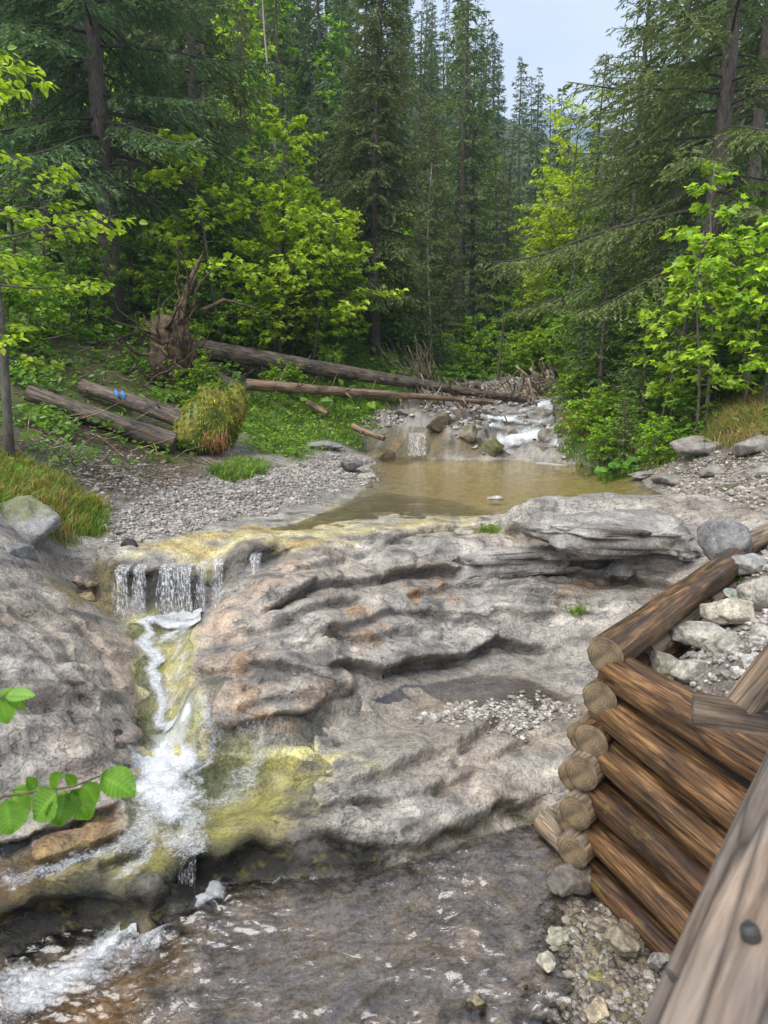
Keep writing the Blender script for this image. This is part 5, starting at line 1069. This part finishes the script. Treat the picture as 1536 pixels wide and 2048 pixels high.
def put(o, px, Y, s=1., rz=0., label=None, cat='spruce', group=None, py=700, sz=None, lean=(0, 0)):
    X, Y, Z = gpos(px, Y, py); o.location = (X, Y, Z); o.scale = (s, s, s if sz is None else sz); o.rotation_euler = (lean[0], lean[1], rz)
    return tag(o, label, cat, group)

# the named spruces
DARK = ((.018, .036, .014), (.05, .085, .024)); OLIVE = ((.030, .044, .014), (.085, .105, .028)); BLUE = ((.026, .042, .014), (.066, .092, .024)); FRESH = ((.035, .065, .016), (.11, .17, .03))
sA = spruce('spruce_tree', 19, 4.4, .17, 1, 190, 50, 15, .23, .38, .45, 46, DARK, .135, shw=.3)
put(sA, 231, 17.3, 1, .4, 'tall dark spruce with a bare lower trunk on the left bank', lean=(0, -.012))
sC = spruce('spruce_tree', 11.6, 1.95, .14, 3, 150, 36, 14, .15, .55, .5, 26, OLIVE, .13, profile=.75)
put(sC, 750, 21.5, 1, 0, 'slim drooping spruce standing free in the middle above the fallen trunks', lean=(.0, .012))
sB = spruce('spruce_tree', 13, 3.3, .1, 2, 140, 50, 16, .19, .42, .75, 34, OLIVE, .115, side=math.pi*1.05, profile=1.0)
put(sB, 1392, 14.8, 1, 0, 'large spruce with long sweeping branches on the right bank', lean=(0, .045))
# spruces of the middle distance and the slope
pm = [spruce('spruce_tree', 15, 2.2, .12, 11, 95, 24, 8, .16, .5, .5, 14, DARK, .2, profile=.8), spruce('spruce_tree', 13, 2.0, .2, 12, 85, 22, 8, .14, .45, .5, 18, OLIVE, .2, profile=.7), spruce('spruce_tree', 16, 1.9, .3, 13, 80, 22, 8, .17, .5, .5, 20, BLUE, .2, profile=.75)]
pf = [spruce('spruce_tree', 18, 2.4, .1, 21, 70, 18, 5, .18, .4, .5, 0, BLUE, .36, profile=.8, wood=False, shw=.32), spruce('spruce_tree', 16, 2.0, .14, 22, 64, 17, 5, .16, .45, .5, 0, DARK, .36, profile=.75, wood=False, shw=.32), spruce('spruce_tree', 20, 2.2, .2, 23, 70, 17, 5, .2, .4, .5, 0, BLUE, .36, profile=.85, wood=False, shw=.32)]
ps = [spruce('young_spruce', 2.2, .85, .04, 31, 46, 16, 9, .03, .2, .6, 0, FRESH, .085, shw=.3), spruce('young_spruce', 3.4, 1.05, .05, 32, 60, 18, 9, .045, .25, .55, 0, ((.028, .055, .016), (.08, .13, .028)), .10, shw=.3)]
used = {}
def place(pool, k, *a, **kw):
    key = (id(pool), k); o = pool[k] if key not in used else copy_tree(pool[k]); used[key] = 1; return put(o, *a, **kw)
MID = [ # px, distance, proto, scale, label
 (405,22,1,1.2,'brown-green drooping spruce just behind the tall dark spruce'),(330,24,0,1.1,'dark spruce filling the gap behind the bare trunk'),(118,21,0,1.15,'dense spruce behind the leaves at the left edge'),(20,22,2,1.15,'spruce at the left frame edge in the dark wood'),
 (920,29,2,.86,'tall double-trunked spruce right of the free-standing one'),(940,30,0,.82,'spruce crowded against the double-trunked spruce'),(985,28,1,.62,'short full spruce in front of the pale green thicket'),(1012,31,0,.62,'dark narrow spruce beside the stream bend'),
 (865,27,1,.70,'slender spruce between the free-standing and the double-trunked one'),(895,26,1,.40,'low bushy spruce behind the brushwood'),(835,31,2,.8,'thin spruce behind the free-standing one'),(690,29,1,.55,'spruce behind the left shoulder of the free-standing one'),(640,33,2,.6,'straight spruce above the maple thicket'),(585,31,0,.6,'shadowy spruce behind the maple thicket'),(500,27,1,.72,'spruce over the left end of the maple thicket'),
 (1060,34,1,.55,'small spruce at the stream bend'),(1215,18,1,.5,'dark spruce at the top of the right bank'),(1180,24,0,.62,'leafless-looking spruce on the far right bank'),(1250,22,1,.9,'spruce half hidden behind the sweeping branches'),(1330,21,0,.95,'dense spruce in the shade right of the stream'),(1480,18.5,2,1.0,'grey-trunked spruce near the right edge'),(1530,20,0,1.1,'dark spruce cut by the right frame edge'),(1440,25,0,1.1,'spruce deep in the wood on the right'),(1120,38,2,.62,'spruce beyond the yellow maple')]
for px, Y, k, s, lab in MID: place(pm, k, px, Y, s, px*.37, lab, 'spruce', 'spruces around the stream')
g = np.random.default_rng(77); cnt = 0
FARL = ['distant spruce on the wooded mountainside']
def far_label(px, Y):
    a = 'low on' if Y < 48 else ('halfway up' if Y < 80 else 'high on')
    b_ = 'behind the tall dark left spruce' if px < 420 else ('above the maple thicket' if px < 700 else ('behind the free-standing spruce' if px < 880 else ('left of the sky gap' if px < 1060 else ('below the sky gap' if px < 1240 else 'behind the right bank'))))
    return f'distant spruce {a} the mountainside {b_}'
taken = []
for k in range(900):
    Y = 34+g.random()**1.5*95; px = g.uniform(-150, 1680)
    X, _, Z = gpos(px, Y, 500)
    if 930+0*Y < px < 1240 and Y < 46: continue
    if any((X-a)**2+(Y-b_)**2 < (1.7+.012*Y)**2 for a, b_ in taken): continue
    top = (1024-FPX*math.tan(math.atan2(Z+14-CAMZ, Y)+PITCH))
    if 1000 < px < 1200 and Z > 14+.11*(1240-px)*Y/110: continue
    kk, ss_ = int(g.integers(3)), g.uniform(.7, 1.12)*(1 if px < 1000 else .85)
    if 950 < px < 1260:                       # crowns stay under the skyline that falls towards the valley
        lim = np.interp(px, [950, 985, 1060, 1135, 1180, 1260], [20, 65, 100, 155, 225, 300]); zt = CAMZ+Y*math.tan(math.atan((1024-lim)/FPX)-PITCH); ss_ = min(ss_, (zt-Z)/(18, 16, 20)[kk]*g.uniform(.85, 1.02))
        if ss_ < .35: continue
    taken.append((X, Y)); place(pf, kk, px, Y, ss_, g.uniform(0, 6.28), far_label(px, Y), 'spruce', 'mountainside spruces: '+far_label(px, Y), py=500); cnt += 1
    if cnt >= 235: break
# young spruces on the right bank
for px, Y, k, s, lab in [(1293,13.6,0,.95,'young spruce in the middle of the right bank'),(1258,12.9,0,.55,'smallest spruce seedling just above the pool'),(1440,12.6,0,.85,'young spruce under the maple saplings at the right'),(1205,15.5,1,1.0,'slim young spruce beside the stream bend'),(1165,17,1,.75,'young spruce leaning over the cascade'),(1350,14.2,1,.8,'young spruce behind the bank seedlings'),(880,22.5,1,.7,'young spruce by the brushwood heap'),(845,23.5,1,.85,'young spruce with pale tips behind the brushwood')]:
    place(ps, k, px, Y, s, px*.2, lab, 'young spruce', 'young spruces')
# bare trunks
def snag(px, Y, H, r, lab, mat=None, lean=0., n=14, seed=0):
    e = empty('dead_tree'); g = np.random.default_rng(seed); t = np.linspace(0, 1, 9); V, F = tube(np.stack([.02*H*np.sin(t*4+seed)+lean*H*t, 0*t, H*t-.2*(t == 0)], 1), r*(1-t*.8), 8); A = G(); A.add(V, F)
    A.build('trunk', mat or M_BARKP, e)
    for k in range(n):
        h = g.uniform(.3, .98)*H; az = g.uniform(0, 6.28); L = g.uniform(.2, .7); p = np.array([lean*h, 0, h]); q_ = p+np.array([math.cos(az), math.sin(az), .1])*L; V, F = tube([p, (p+q_)/2+g.normal(0, .02, 3), q_], [.012, .009, .004], 4, False); B = G(); B.add(V, F); B.build('bare_branch', mat or M_BARKP, e)
    put(e, px, Y, 1, 0, lab, 'dead tree')
snag(556, 33, 14, .10, 'bleached bare trunk standing above the maple thicket', seed=1); snag(858, 23, 6.2, .05, 'thin pale dead pole beside the slender spruce', seed=2, lean=.01)
snag(1122, 21, 4.4, .045, 'dark thin bare trunk leaning by the stream bend', M_BARK, .10, 6, 3); snag(1250, 20.5, 7, .09, 'broken dead trunk in the shade of the sweeping spruce', M_BARK, 0, 10, 4); snag(1000, 22.8, 2.6, .05, 'short bare trunk at the edge of the stream bend', M_BARK, .01, 3, 5)
snag(268, 19.5, 9, .06, 'thin dead trunk right beside the tall dark spruce', M_BARK, .0, 26, 6)
# broadleaf trees and saplings
YEL = ((.16, .26, .012), (.42, .50, .02)); GRN = ((.07, .16, .012), (.25, .38, .02)); MIDG = ((.05, .12, .012), (.16, .27, .02))
o = broadleaf('maple_thicket', 4.7, 1.9, 51, 5, 30, 8, .125, MAPLE, ((.10, .18, .012), (.36, .46, .025)), .12, .05, .45, .7, .35); put(o, 545, 18.6, 1.22, .5, 'broad many-stemmed maple thicket in fresh yellow-green leaf above the trunks', 'maple')
o = broadleaf('maple_sapling', 3.3, 1.3, 52, 3, 22, 7, .12, MAPLE, GRN, .1, .03, .4, .7, .3); put(o, 668, 19.2, 1.0, 2, 'maple sapling leaning over the grass at the thicket edge', 'maple')
o = broadleaf('maple_sapling', 4.2, 1.4, 53, 3, 24, 7, .12, MAPLE, GRN, .1, .03, .4, .7, .3); put(o, 430, 18.5, 1.1, 1, 'green maple sapling behind the root spire', 'maple')
o = broadleaf('maple_sapling', 4.3, 1.1, 54, 3, 15, 5, .13, MAPLE, ((.08, .17, .012), (.32, .44, .025)), .18, .03, .6, .6, .3); put(o, 1425, 11.8, 1.0, 0, 'tallest maple sapling with large bright leaves on the right bank', 'maple')
o = broadleaf('maple_sapling', 3.1, 1.0, 55, 2, 16, 6, .13, MAPLE, ((.08, .17, .012), (.30, .42, .025)), .2, .025, .6, .6, .25); put(o, 1330, 12.9, 1.0, 1, 'maple sapling arching left over the young spruces', 'maple', lean=(0, -.22))
o = broadleaf('maple_sapling', 3.6, 1.0, 56, 2, 14, 5, .13, MAPLE, ((.08, .17, .012), (.30, .42, .025)), .2, .025, .6, .6, .25); put(o, 1535, 11.4, 1.0, 1, 'maple sapling cut by the right frame edge', 'maple')
o = broadleaf('maple_tree', 8.2, 2.1, 57, 2, 30, 12, .17, DIAM, YEL, .3, .09, .6, .8, .3, top=.5); put(o, 1098, 28, 1.0, 1, 'bright yellow-green maple glowing over the stream bend', 'maple')
o = broadleaf('maple_tree', 5.6, 1.9, 58, 3, 28, 12, .17, DIAM, YEL, .1, .07, .5, .8, .3, top=.5); put(o, 1135, 26, 1.0, 3, 'lower yellow-green maple at the stream bend', 'maple')
# young beech at the left edge: flat sprays
BEE = ((.10, .20, .012), (.36, .48, .025))
o = broadleaf('beech_sapling', 4.6, 1.5, 59, 1, 26, 9, .095, OVAL, BEE, .22, .05, .12, 1.0, .1, twn=9, top=.5); put(o, 22, 8.1, 1.0, .3, 'young beech with flat sprays of light leaves at the left edge', 'beech', py=930)
pb_ = [broadleaf('beech_tree', 11, 2.0, 61, 1, 44, 10, .24, DIAM, ((.09, .20, .014), (.27, .42, .03)), .12, .12, .6, .7, twn=6), broadleaf('beech_tree', 9, 2.4, 62, 1, 40, 10, .24, DIAM, ((.11, .2, .014), (.33, .44, .03)), .12, .12, .5, .8, twn=6)]
for px, Y, k, s, lab in [(662,37,0,1.15,'bright fresh-green beech high on the slope left of the free-standing spruce'),(562,39,0,1.3,'light green beech between dark spruces at the top'),(488,35,1,1.25,'light green beech beside the dark spruce crowns'),(528,33,0,.8,'slim pale beech behind the bleached trunk'),(985,60,1,.9,'pale beech among spruces below the skyline'),(1075,70,1,.9,'bright beech on the skyline shoulder'),(850,42,1,.8,'light beech glimpsed behind the double-trunked spruce'),(250,30,1,.75,'light beech seen through the dark spruce'),(60,26,1,.7,'light beech behind the left edge spruces'),(340,27,1,.6,'light beech between the trunks on the left'),(730,36,1,.6,'beech sapling behind the free-standing spruce'),(790,33,1,.45,'low beech left of the slender spruce'),(470,25,1,.5,'bright beech sapling above the maple thicket, leftmost'),(610,24,0,.42,'bright beech sapling rising behind the thicket top'),(700,26,1,.42,'bright beech sapling just left of the free-standing spruce'),(820,28,0,.45,'bright beech sapling just right of the free-standing spruce'),(890,33,1,.55,'bright beech sapling between the spruce trunks'),(960,34,0,.5,'bright beech sapling right of the double-trunked spruce'),(1030,30,1,.5,'bright beech sapling before the yellow maple'),(1160,29,1,.6,'bright beech sapling beyond the yellow maple'),(1190,23,0,.42,'bright beech sapling over the right bank top'),(150,20,1,.45,'bright beech sapling in the dark wood left of the bare trunk'),(310,21,0,.45,'bright beech sapling right of the bare trunk'),(1290,24,1,.6,'bright beech sapling seen through the sweeping branches'),(30,18,0,.4,'bright beech sapling at the left edge of the dark wood')]:
    place(pb_, k, px, Y, s, px*.3, lab, 'beech', 'fresh green beeches', py=500)
# leafy shrubs of the understorey
pu_ = [broadleaf('shrub', 1.7, 1.0, 71, 4, 14, 10, .11, OVAL, GRN, .05, .015, .5, .6, .25, twn=6, top=.6), broadleaf('shrub', 2.6, 1.1, 72, 3, 16, 9, .12, MAPLE, MIDG, .05, .02, .5, .6, .25, twn=6, top=.6)]
SH = [(700,24,1,1.1),(760,26,0,1.3),(800,25,1,1.),(640,22,1,1.2),(590,21,0,1.2),(480,18,0,.9),(380,17.5,1,.8),(350,16.3,0,.6),(150,16.5,1,.8),(60,15,0,.8),(-20,13,1,.8),(280,19,1,.9),(200,22,1,1.2),(960,26,0,1.1),(1010,28,1,1.1),(1090,27,0,1.2),(1150,20,0,.9),(1180,18.5,1,.8),(1250,16.5,1,.8),(1310,15.5,0,.8),(1380,13.5,0,.7),(1480,12.7,1,.7),(1530,13,0,.9),(1230,13.2,0,.42),(1340,11.9,0,.42),(1190,14.2,0,.5),(1400,12.2,1,.4),(1160,16,0,.6),(930,23.5,0,.6),(900,24,0,.7),(660,18.5,0,.5),(560,16.5,0,.45),(390,14.6,0,.42),(345,14.9,0,.4),(1050,25.5,0,.9),(1020,24.5,0,.7),(430,20,1,1.3),(520,22,1,1.4),(850,27,1,1.3),(1120,24,1,1.2),(1200,20,1,1.2),(1290,19,0,1.3),(1420,17,0,1.1),(1500,16,1,1.2)]
def zone(px, Y):
    near = 'on the near' if Y < 15 else ('under the trees of the' if Y < 20 else 'far back under the trees of the')
    return near+' '+('left slope' if px < 500 else ('grassy clearing' if px < 860 else ('stream bend' if px < 1150 else 'right bank')))
ORD = ['leftmost', 'second from left', 'third from left', 'fourth from left', 'fifth from left', 'sixth from left', 'seventh from left', 'eighth from left']
zs = {}
for t_ in sorted(SH): zs.setdefault(zone(t_[0], t_[1]), []).append(t_)
for px, Y, k, s in SH:
    zn = zone(px, Y); place(pu_, k, px, Y, s, px*.4, f'{"maple-leaved" if k else "small-leaved"} green shrub {zn}, {ORD[zs[zn].index((px, Y, k, s))]}', 'shrub', 'shrubs of the understorey')
# ------------------------------------------------------------------ grass and low plants
def blades(name, mask, n, hgt, wid, cols, seed, label, lean=.5, wts=None):
    g = np.random.default_rng(seed); X, Y, Z, k = pick(mask, n, g); B = np.stack([X, Y, Z-.01], 1); h = hgt*g.uniform(.5, 1.4, n)*(1 if wts is None else wts(X, Y))
    az = g.uniform(0, 6.28, n); d = np.stack([np.cos(az), np.sin(az), 0*az], 1)*(lean*g.uniform(.2, 1.3, n))[:, None]; s = np.stack([-np.sin(az+.6), np.cos(az+.6), 0*az], 1)*(wid*g.uniform(.6, 1.4, n))[:, None]
    up_ = np.array([0, 0, 1.]); M1 = B+(up_*.6+d*.35)*h[:, None]; T_ = B+(up_*.85+d)*h[:, None]
    V = np.stack([B-s, B+s, M1+s*.7, M1-s*.7, T_], 1).reshape(-1, 3); i0 = np.arange(n)*5
    F = np.concatenate([np.stack([i0, i0+1, i0+2], 1), np.stack([i0, i0+2, i0+3], 1), np.stack([i0+3, i0+2, i0+4], 1)])
    cl = np.array(cols); nn = fbm(X*1.5, Y*1.5, 3, seed); ci = np.clip((nn+.5+g.normal(0, .25, n))*len(cl), 0, len(cl)-.01).astype(int); C = cl[ci]*g.uniform(.7, 1.35, (n, 1))
    o = mesh_np(name, V, F, M_GRASS, None, False, col=np.repeat(C, 5, 0)); return tag(o, label, kind='stuff')
GR = [(.07, .14, .015), (.12, .21, .02), (.16, .24, .025), (.10, .16, .02)]
DRYG = [(.10, .16, .02), (.16, .18, .03), (.30, .24, .09), (.36, .27, .12)]
blades('grass', rmask('mound', .1, .06), 9000, .13, .005, [(.10, .17, .015), (.14, .22, .02), (.2, .2, .025), (.27, .21, .05), (.24, .15, .05), (.12, .2, .02)], 1, 'grass and moss on the small mound at the left edge', .7)
blades('grass', m_gm*sstep(-.2, .2, fbm(gx*1.1, gy*1.1, 3, 501)+.25), 26000, .12, .008, GR, 2, 'short bright grass on the clearing behind the fallen trunks', .7)
blades('grass', m_bank*sstep(20, 16, gy)*sstep(-.25, .15, fbm(gx*1.3, gy*1.3, 3, 502)+.1), 26000, .2, .008, GR+DRYG, 3, 'grass tussocks covering the right bank', .9)
PXG['tus'] = ground_pts([(415,950),(470,925),(530,930),(525,955),(470,965)]); PXG['dry'] = ground_pts([(1430,830),(1536,790),(1600,800),(1600,880),(1440,895)]); PXG['dry2'] = ground_pts([(1135,850),(1150,780),(1180,760),(1190,830),(1160,880)])
PXG['herb'] = ground_pts([(60,640),(440,720),(470,800),(330,850),(280,780),(100,760),(-100,800),(-100,600)])
blades('grass', rmask('tus', .06, .05), 2600, .16, .008, GR, 4, 'green grass tussock on the gravel in front of the mossy mound', .8)
blades('grass', np.maximum(rmask('dry', .2), rmask('dry2', .15)), 9000, .3, .007, DRYG[2:]+[(.2, .2, .05)], 5, 'dry straw-coloured grass hanging over the right bank', 1.1)
tops = np.zeros(len(gx))
for k, pts in {'tuft_a': [(1240,1075),(1270,1075),(1275,1105),(1240,1105)], 'tuft_b': [(1010,1130),(1110,1120),(1110,1150),(1020,1145)], 'tuft_c': [(960,1075),(1000,1065),(990,1085)], 'tuft_d': [(1455,1130),(1480,1120),(1480,1170),(1460,1175)], 'tuft_e': [(120,980),(200,930),(180,900),(80,900)], 'tuft_f': [(1130,1215),(1170,1210),(1160,1230)]}.items():
    PXG[k] = ground_pts(pts); tops = np.maximum(tops, rmask(k, .05, .03)*(1 if k != 'tuft_e' else .1))
blades('grass', tops, 1500, .09, .004, GR, 6, 'small grass tufts rooted in the cracks of the slab', .9)
def herbs(name, mask, n, size, cols, seed, label, hgt=.15, shape=OVAL):
    g = np.random.default_rng(seed); X, Y, Z, k = pick(mask, n, g); az = g.uniform(0, 6.28, n); P = np.stack([X, Y, Z+hgt*g.uniform(.1, 1.2, n)], 1)
    D = np.stack([np.cos(az), np.sin(az), g.normal(-.1, .3, n)], 1); c0, c1 = np.array(cols[0]), np.array(cols[1]); f_ = g.beta(2, 2, n)[:, None]
    o = leaves_mesh(name, P, D, size*g.uniform(.5, 1.4, n), c0*(1-f_)+c1*f_, shape, M_LEAF, None, g, .45); return tag(o, label, kind='stuff')
HG = ((.05, .12, .012), (.15, .27, .025))
herbs('undergrowth', m_bank*sstep(22, 17, gy), 15000, .10, HG, 11, 'low leafy herbs covering the right bank', .22)
herbs('undergrowth', m_for*sstep(34, 28, gy)*sstep(-.5, .2, fbm(gx*.6, gy*.6, 3, 503)), 15000, .22, HG, 12, 'leafy undergrowth on the forest floor', .3)
herbs('undergrowth', np.maximum(rmask('herb', .4), m_wild*sstep(6.5, 8, gy)*sstep(16, 12, gy)*.5)*(.06+sstep(.05, .4, fbm(gx*.9, gy*.9, 3, 504))), 7000, .10, HG, 13, 'low herbs on the left slope among the trunks', .2)
herbs('undergrowth', m_gm, 5000, .08, ((.08, .16, .014), (.2, .34, .03)), 14, 'herbs in the grassy clearing', .12)
herbs('undergrowth', tops, 260, .05, GR[1:3], 15, 'small leaves growing in the slab cracks', .08)
herbs('leaf_litter', np.maximum(rmask('mud', .3), m_wild*sstep(7, 9, gy)*sstep(17, 14, gy)), 3500, .07, ((.10, .06, .03), (.26, .17, .09)), 16, 'dead brown leaves on the muddy left slope', .02)
# dead twigs strewn over the left slope
g = np.random.default_rng(90); A = G(); X, Y, Z, _ = pick(np.maximum(rmask('mud', .3), rmask('herb', .4)), 260, g)
for a, b_, c_ in zip(X, Y, Z):
    an = g.uniform(0, 6.28); L = g.uniform(.2, .9); d = np.array([math.cos(an), math.sin(an), g.uniform(-.05, .5)]); p = np.array([a, b_, c_+.02]); V, F = tube([p, p+d*L*.5+g.normal(0, .04, 3), p+d*L], [.009, .007, .003], 4, False); A.add(V, F)
tag(A.build('debris', M_DEAD), 'dead twigs strewn over the left slope', kind='stuff')
# broad-leaved butterbur plants
def rosette(px, Y, n, size, lab, seed, py=880):
    g = np.random.default_rng(seed); e = empty('butterbur'); RND = np.array([(0, 0)]+[(math.sin(a)*.55*(1-.1*math.cos(a)), .45-.55*math.cos(a)) for a in np.linspace(.5, 2*math.pi-.5, 13)])
    for k in range(n):
        az = g.uniform(0, 6.28); r = g.uniform(.05, size*1.6); h = size*g.uniform(.6, 1.6); p = np.array([[math.cos(az)*r, math.sin(az)*r, h]]); D = np.array([[math.cos(az), math.sin(az), -.25]])
        o = leaves_mesh('leaf', p, D, np.array([size*g.uniform(.7, 1.3)]), np.array([[.08, .19, .03]])*g.uniform(.8, 1.5), RND, M_LEAF, e, g, .25, .1)
        V, F = tube([[0, 0, -.03], [p[0, 0]*.5, p[0, 1]*.5, h*.6], p[0]], [.006, .005, .004], 5, False); A = G(); A.add(V, F, (.1, .16, .04)); A.build('stalk', M_GRASS, e)
    put(e, px, Y, 1, 0, lab, 'plant', 'butterbur plants', py)
rosette(1240, 12.7, 16, .17, 'broad-leaved plant at the waterline of the right bank', 1, 920); rosette(1285, 12.6, 10, .14, 'small broad-leaved plant beside the pool corner', 2, 930)
for k, (px, Y) in enumerate([(1460,14.5),(1500,14.2),(1535,14.6),(1480,15.5),(1520,15.8)]): rosette(px, Y, 12, .28, f'large butterbur patch in the clearing at the right edge, {["lowest","second lowest","rightmost","upper left","topmost"][k]} of five', 10+k, 680)
# ------------------------------------------------------------------ beech twig hanging in from the left, close by
m, ns, ls, b = mat_new('beech_leaf'); out = ns['Material Output']
u_ = N(ns, 'ShaderNodeAttribute', _attribute_name='tint'); v = coords(ns, ls, (1, 1, 1))
a = N(ns, 'ShaderNodeTexNoise', Scale=40., Detail=3.); ls.new(v, a.inputs['Vector']); r = ramp(ns, [(.3, (.8, .85, .8)), (.7, (1.15, 1.1, 1.0))]); ls.new(a.outputs['Fac'], r.inputs[0])
cc = mul(ns, ls, u_.outputs['Color'], r.outputs[0]); ls.new(cc, b.inputs['Base Color']); b.inputs['Roughness'].default_value = .38
tr = ns.new('ShaderNodeBsdfTranslucent'); ls.new(cc, tr.inputs['Color']); mxs = ns.new('ShaderNodeMixShader'); mxs.inputs[0].default_value = .45; ls.new(b.outputs[0], mxs.inputs[1]); ls.new(tr.outputs[0], mxs.inputs[2]); ls.new(mxs.outputs[0], out.inputs['Surface'])
M_BLEAF = m
def near_leaf(parent, p0, p1, w, seed):
    """one beech leaf from stalk p0 to tip p1: toothed rim, ribs pressed into the blade"""
    g = np.random.default_rng(seed); p0 = np.asarray(p0); p1 = np.asarray(p1); d = p1-p0; L = np.linalg.norm(d); d /= L; tc_ = CAM-p0; tc_ /= np.linalg.norm(tc_); nrm = tc_*.75+np.array([0, 0, .6])+g.normal(0, .15, 3); x_ = np.cross(d, nrm); x_ /= np.linalg.norm(x_); zz_ = np.cross(x_, d)
    nu, nv = 13, 29; V = []; C_ = []
    for i in range(nv):
        t = i/(nv-1); ww = w*L*.5*(math.sin(math.pi*t**.82)**.75 if 0 < t < 1 else 0)*(1+.07*(i % 2))
        for j in range(nu):
            s = (j/(nu-1)-.5)*2; rib = math.sin((t*9-abs(s)*1.6)*2*math.pi)
            zr = .035*rib*abs(s)*(1-abs(s)*.4)+.16*abs(s)-.22*t*t-.05*math.sin(s*3+seed)
            V.append(p0+d*L*(t+.05*abs(s)*(1-t))+x_*ww*s+zz_*L*zr*.9); k = .82+.2*rib*.6+(.25 if abs(s) < .1 else 0); C_.append((.17*k, .36*k, .03*k))
    i, j = np.meshgrid(np.arange(nv-1), np.arange(nu-1), indexing='ij'); i = i.ravel(); j = j.ravel(); F = np.stack([i*nu+j, i*nu+j+1, (i+1)*nu+j+1, (i+1)*nu+j], 1)
    return mesh_np('leaf', np.array(V), F, M_BLEAF, parent, True, col=np.array(C_)*g.uniform(.85, 1.2))
def twig(name, label, stem, leaves, D):
    e = empty(name); tag(e, label, 'beech twig'); P = [at_d(px, py, D+o_) for px, py, o_ in stem]; V, F = tube(P, np.linspace(.0032, .0014, len(P)), 7); A = G(); A.add(V, F, (.12, .06, .04)); A.build('stem', M_ROOT, e)
    for k, (a, b_, c_, d_, w, o_) in enumerate(leaves): near_leaf(e, at_d(a, b_, D+o_), at_d(c_, d_, D+o_-.01), w, 60+k)
TW = [(-60,1622,0),(10,1592,0),(90,1582,0),(150,1572,0),(200,1552,0)]
twig('beech_twig', 'near beech twig with large toothed leaves crossing the left slab', TW, [(12,1596,20,1672,1.0,0),(20,1594,60,1620,.9,.02),(120,1580,62,1640,.85,-.01),(128,1578,120,1655,.85,0),(140,1578,182,1638,.8,.01),(110,1580,118,1545,.8,.03),(62,1585,24,1580,.7,.02),(70,1578,55,1555,.0001+.7,.03),(165,1568,195,1605,.95,0),(200,1552,272,1585,.85,0),(150,1572,130,1548,.6,.04)], 1.12)
twig('beech_twig', 'second near beech twig just entering at the left frame edge', [(-60,1420,0),(-10,1400,0),(18,1388,0)], [(0,1395,15,1448,.8,0),(12,1392,68,1388,.5,0),(14,1392,50,1418,.45,.01),(-5,1398,30,1380,.5,.02)], 1.15)
# ------------------------------------------------------------------ mountain air
hz = bpy.data.meshes.new('haze'); bm = bmesh.new(); bmesh.ops.create_cube(bm, size=1); bmesh.ops.scale(bm, vec=(2800, 1800, 760), verts=bm.verts); bmesh.ops.translate(bm, vec=(300, 800, 335), verts=bm.verts); bm.to_mesh(hz); bm.free()
hm = bpy.data.materials.new('haze'); hm.use_nodes = True; hn = hm.node_tree.nodes; hn.remove(hn['Principled BSDF']); pv = hn.new('ShaderNodeVolumePrincipled'); pv.inputs['Color'].default_value = (.6, .78, 1, 1); pv.inputs['Density'].default_value = .0006; hm.node_tree.links.new(pv.outputs[0], hn['Material Output'].inputs['Volume'])
hz.materials.append(hm); ho = bpy.data.objects.new('haze', hz); COL.objects.link(ho); tag(ho, 'thin mountain haze', kind='stuff')
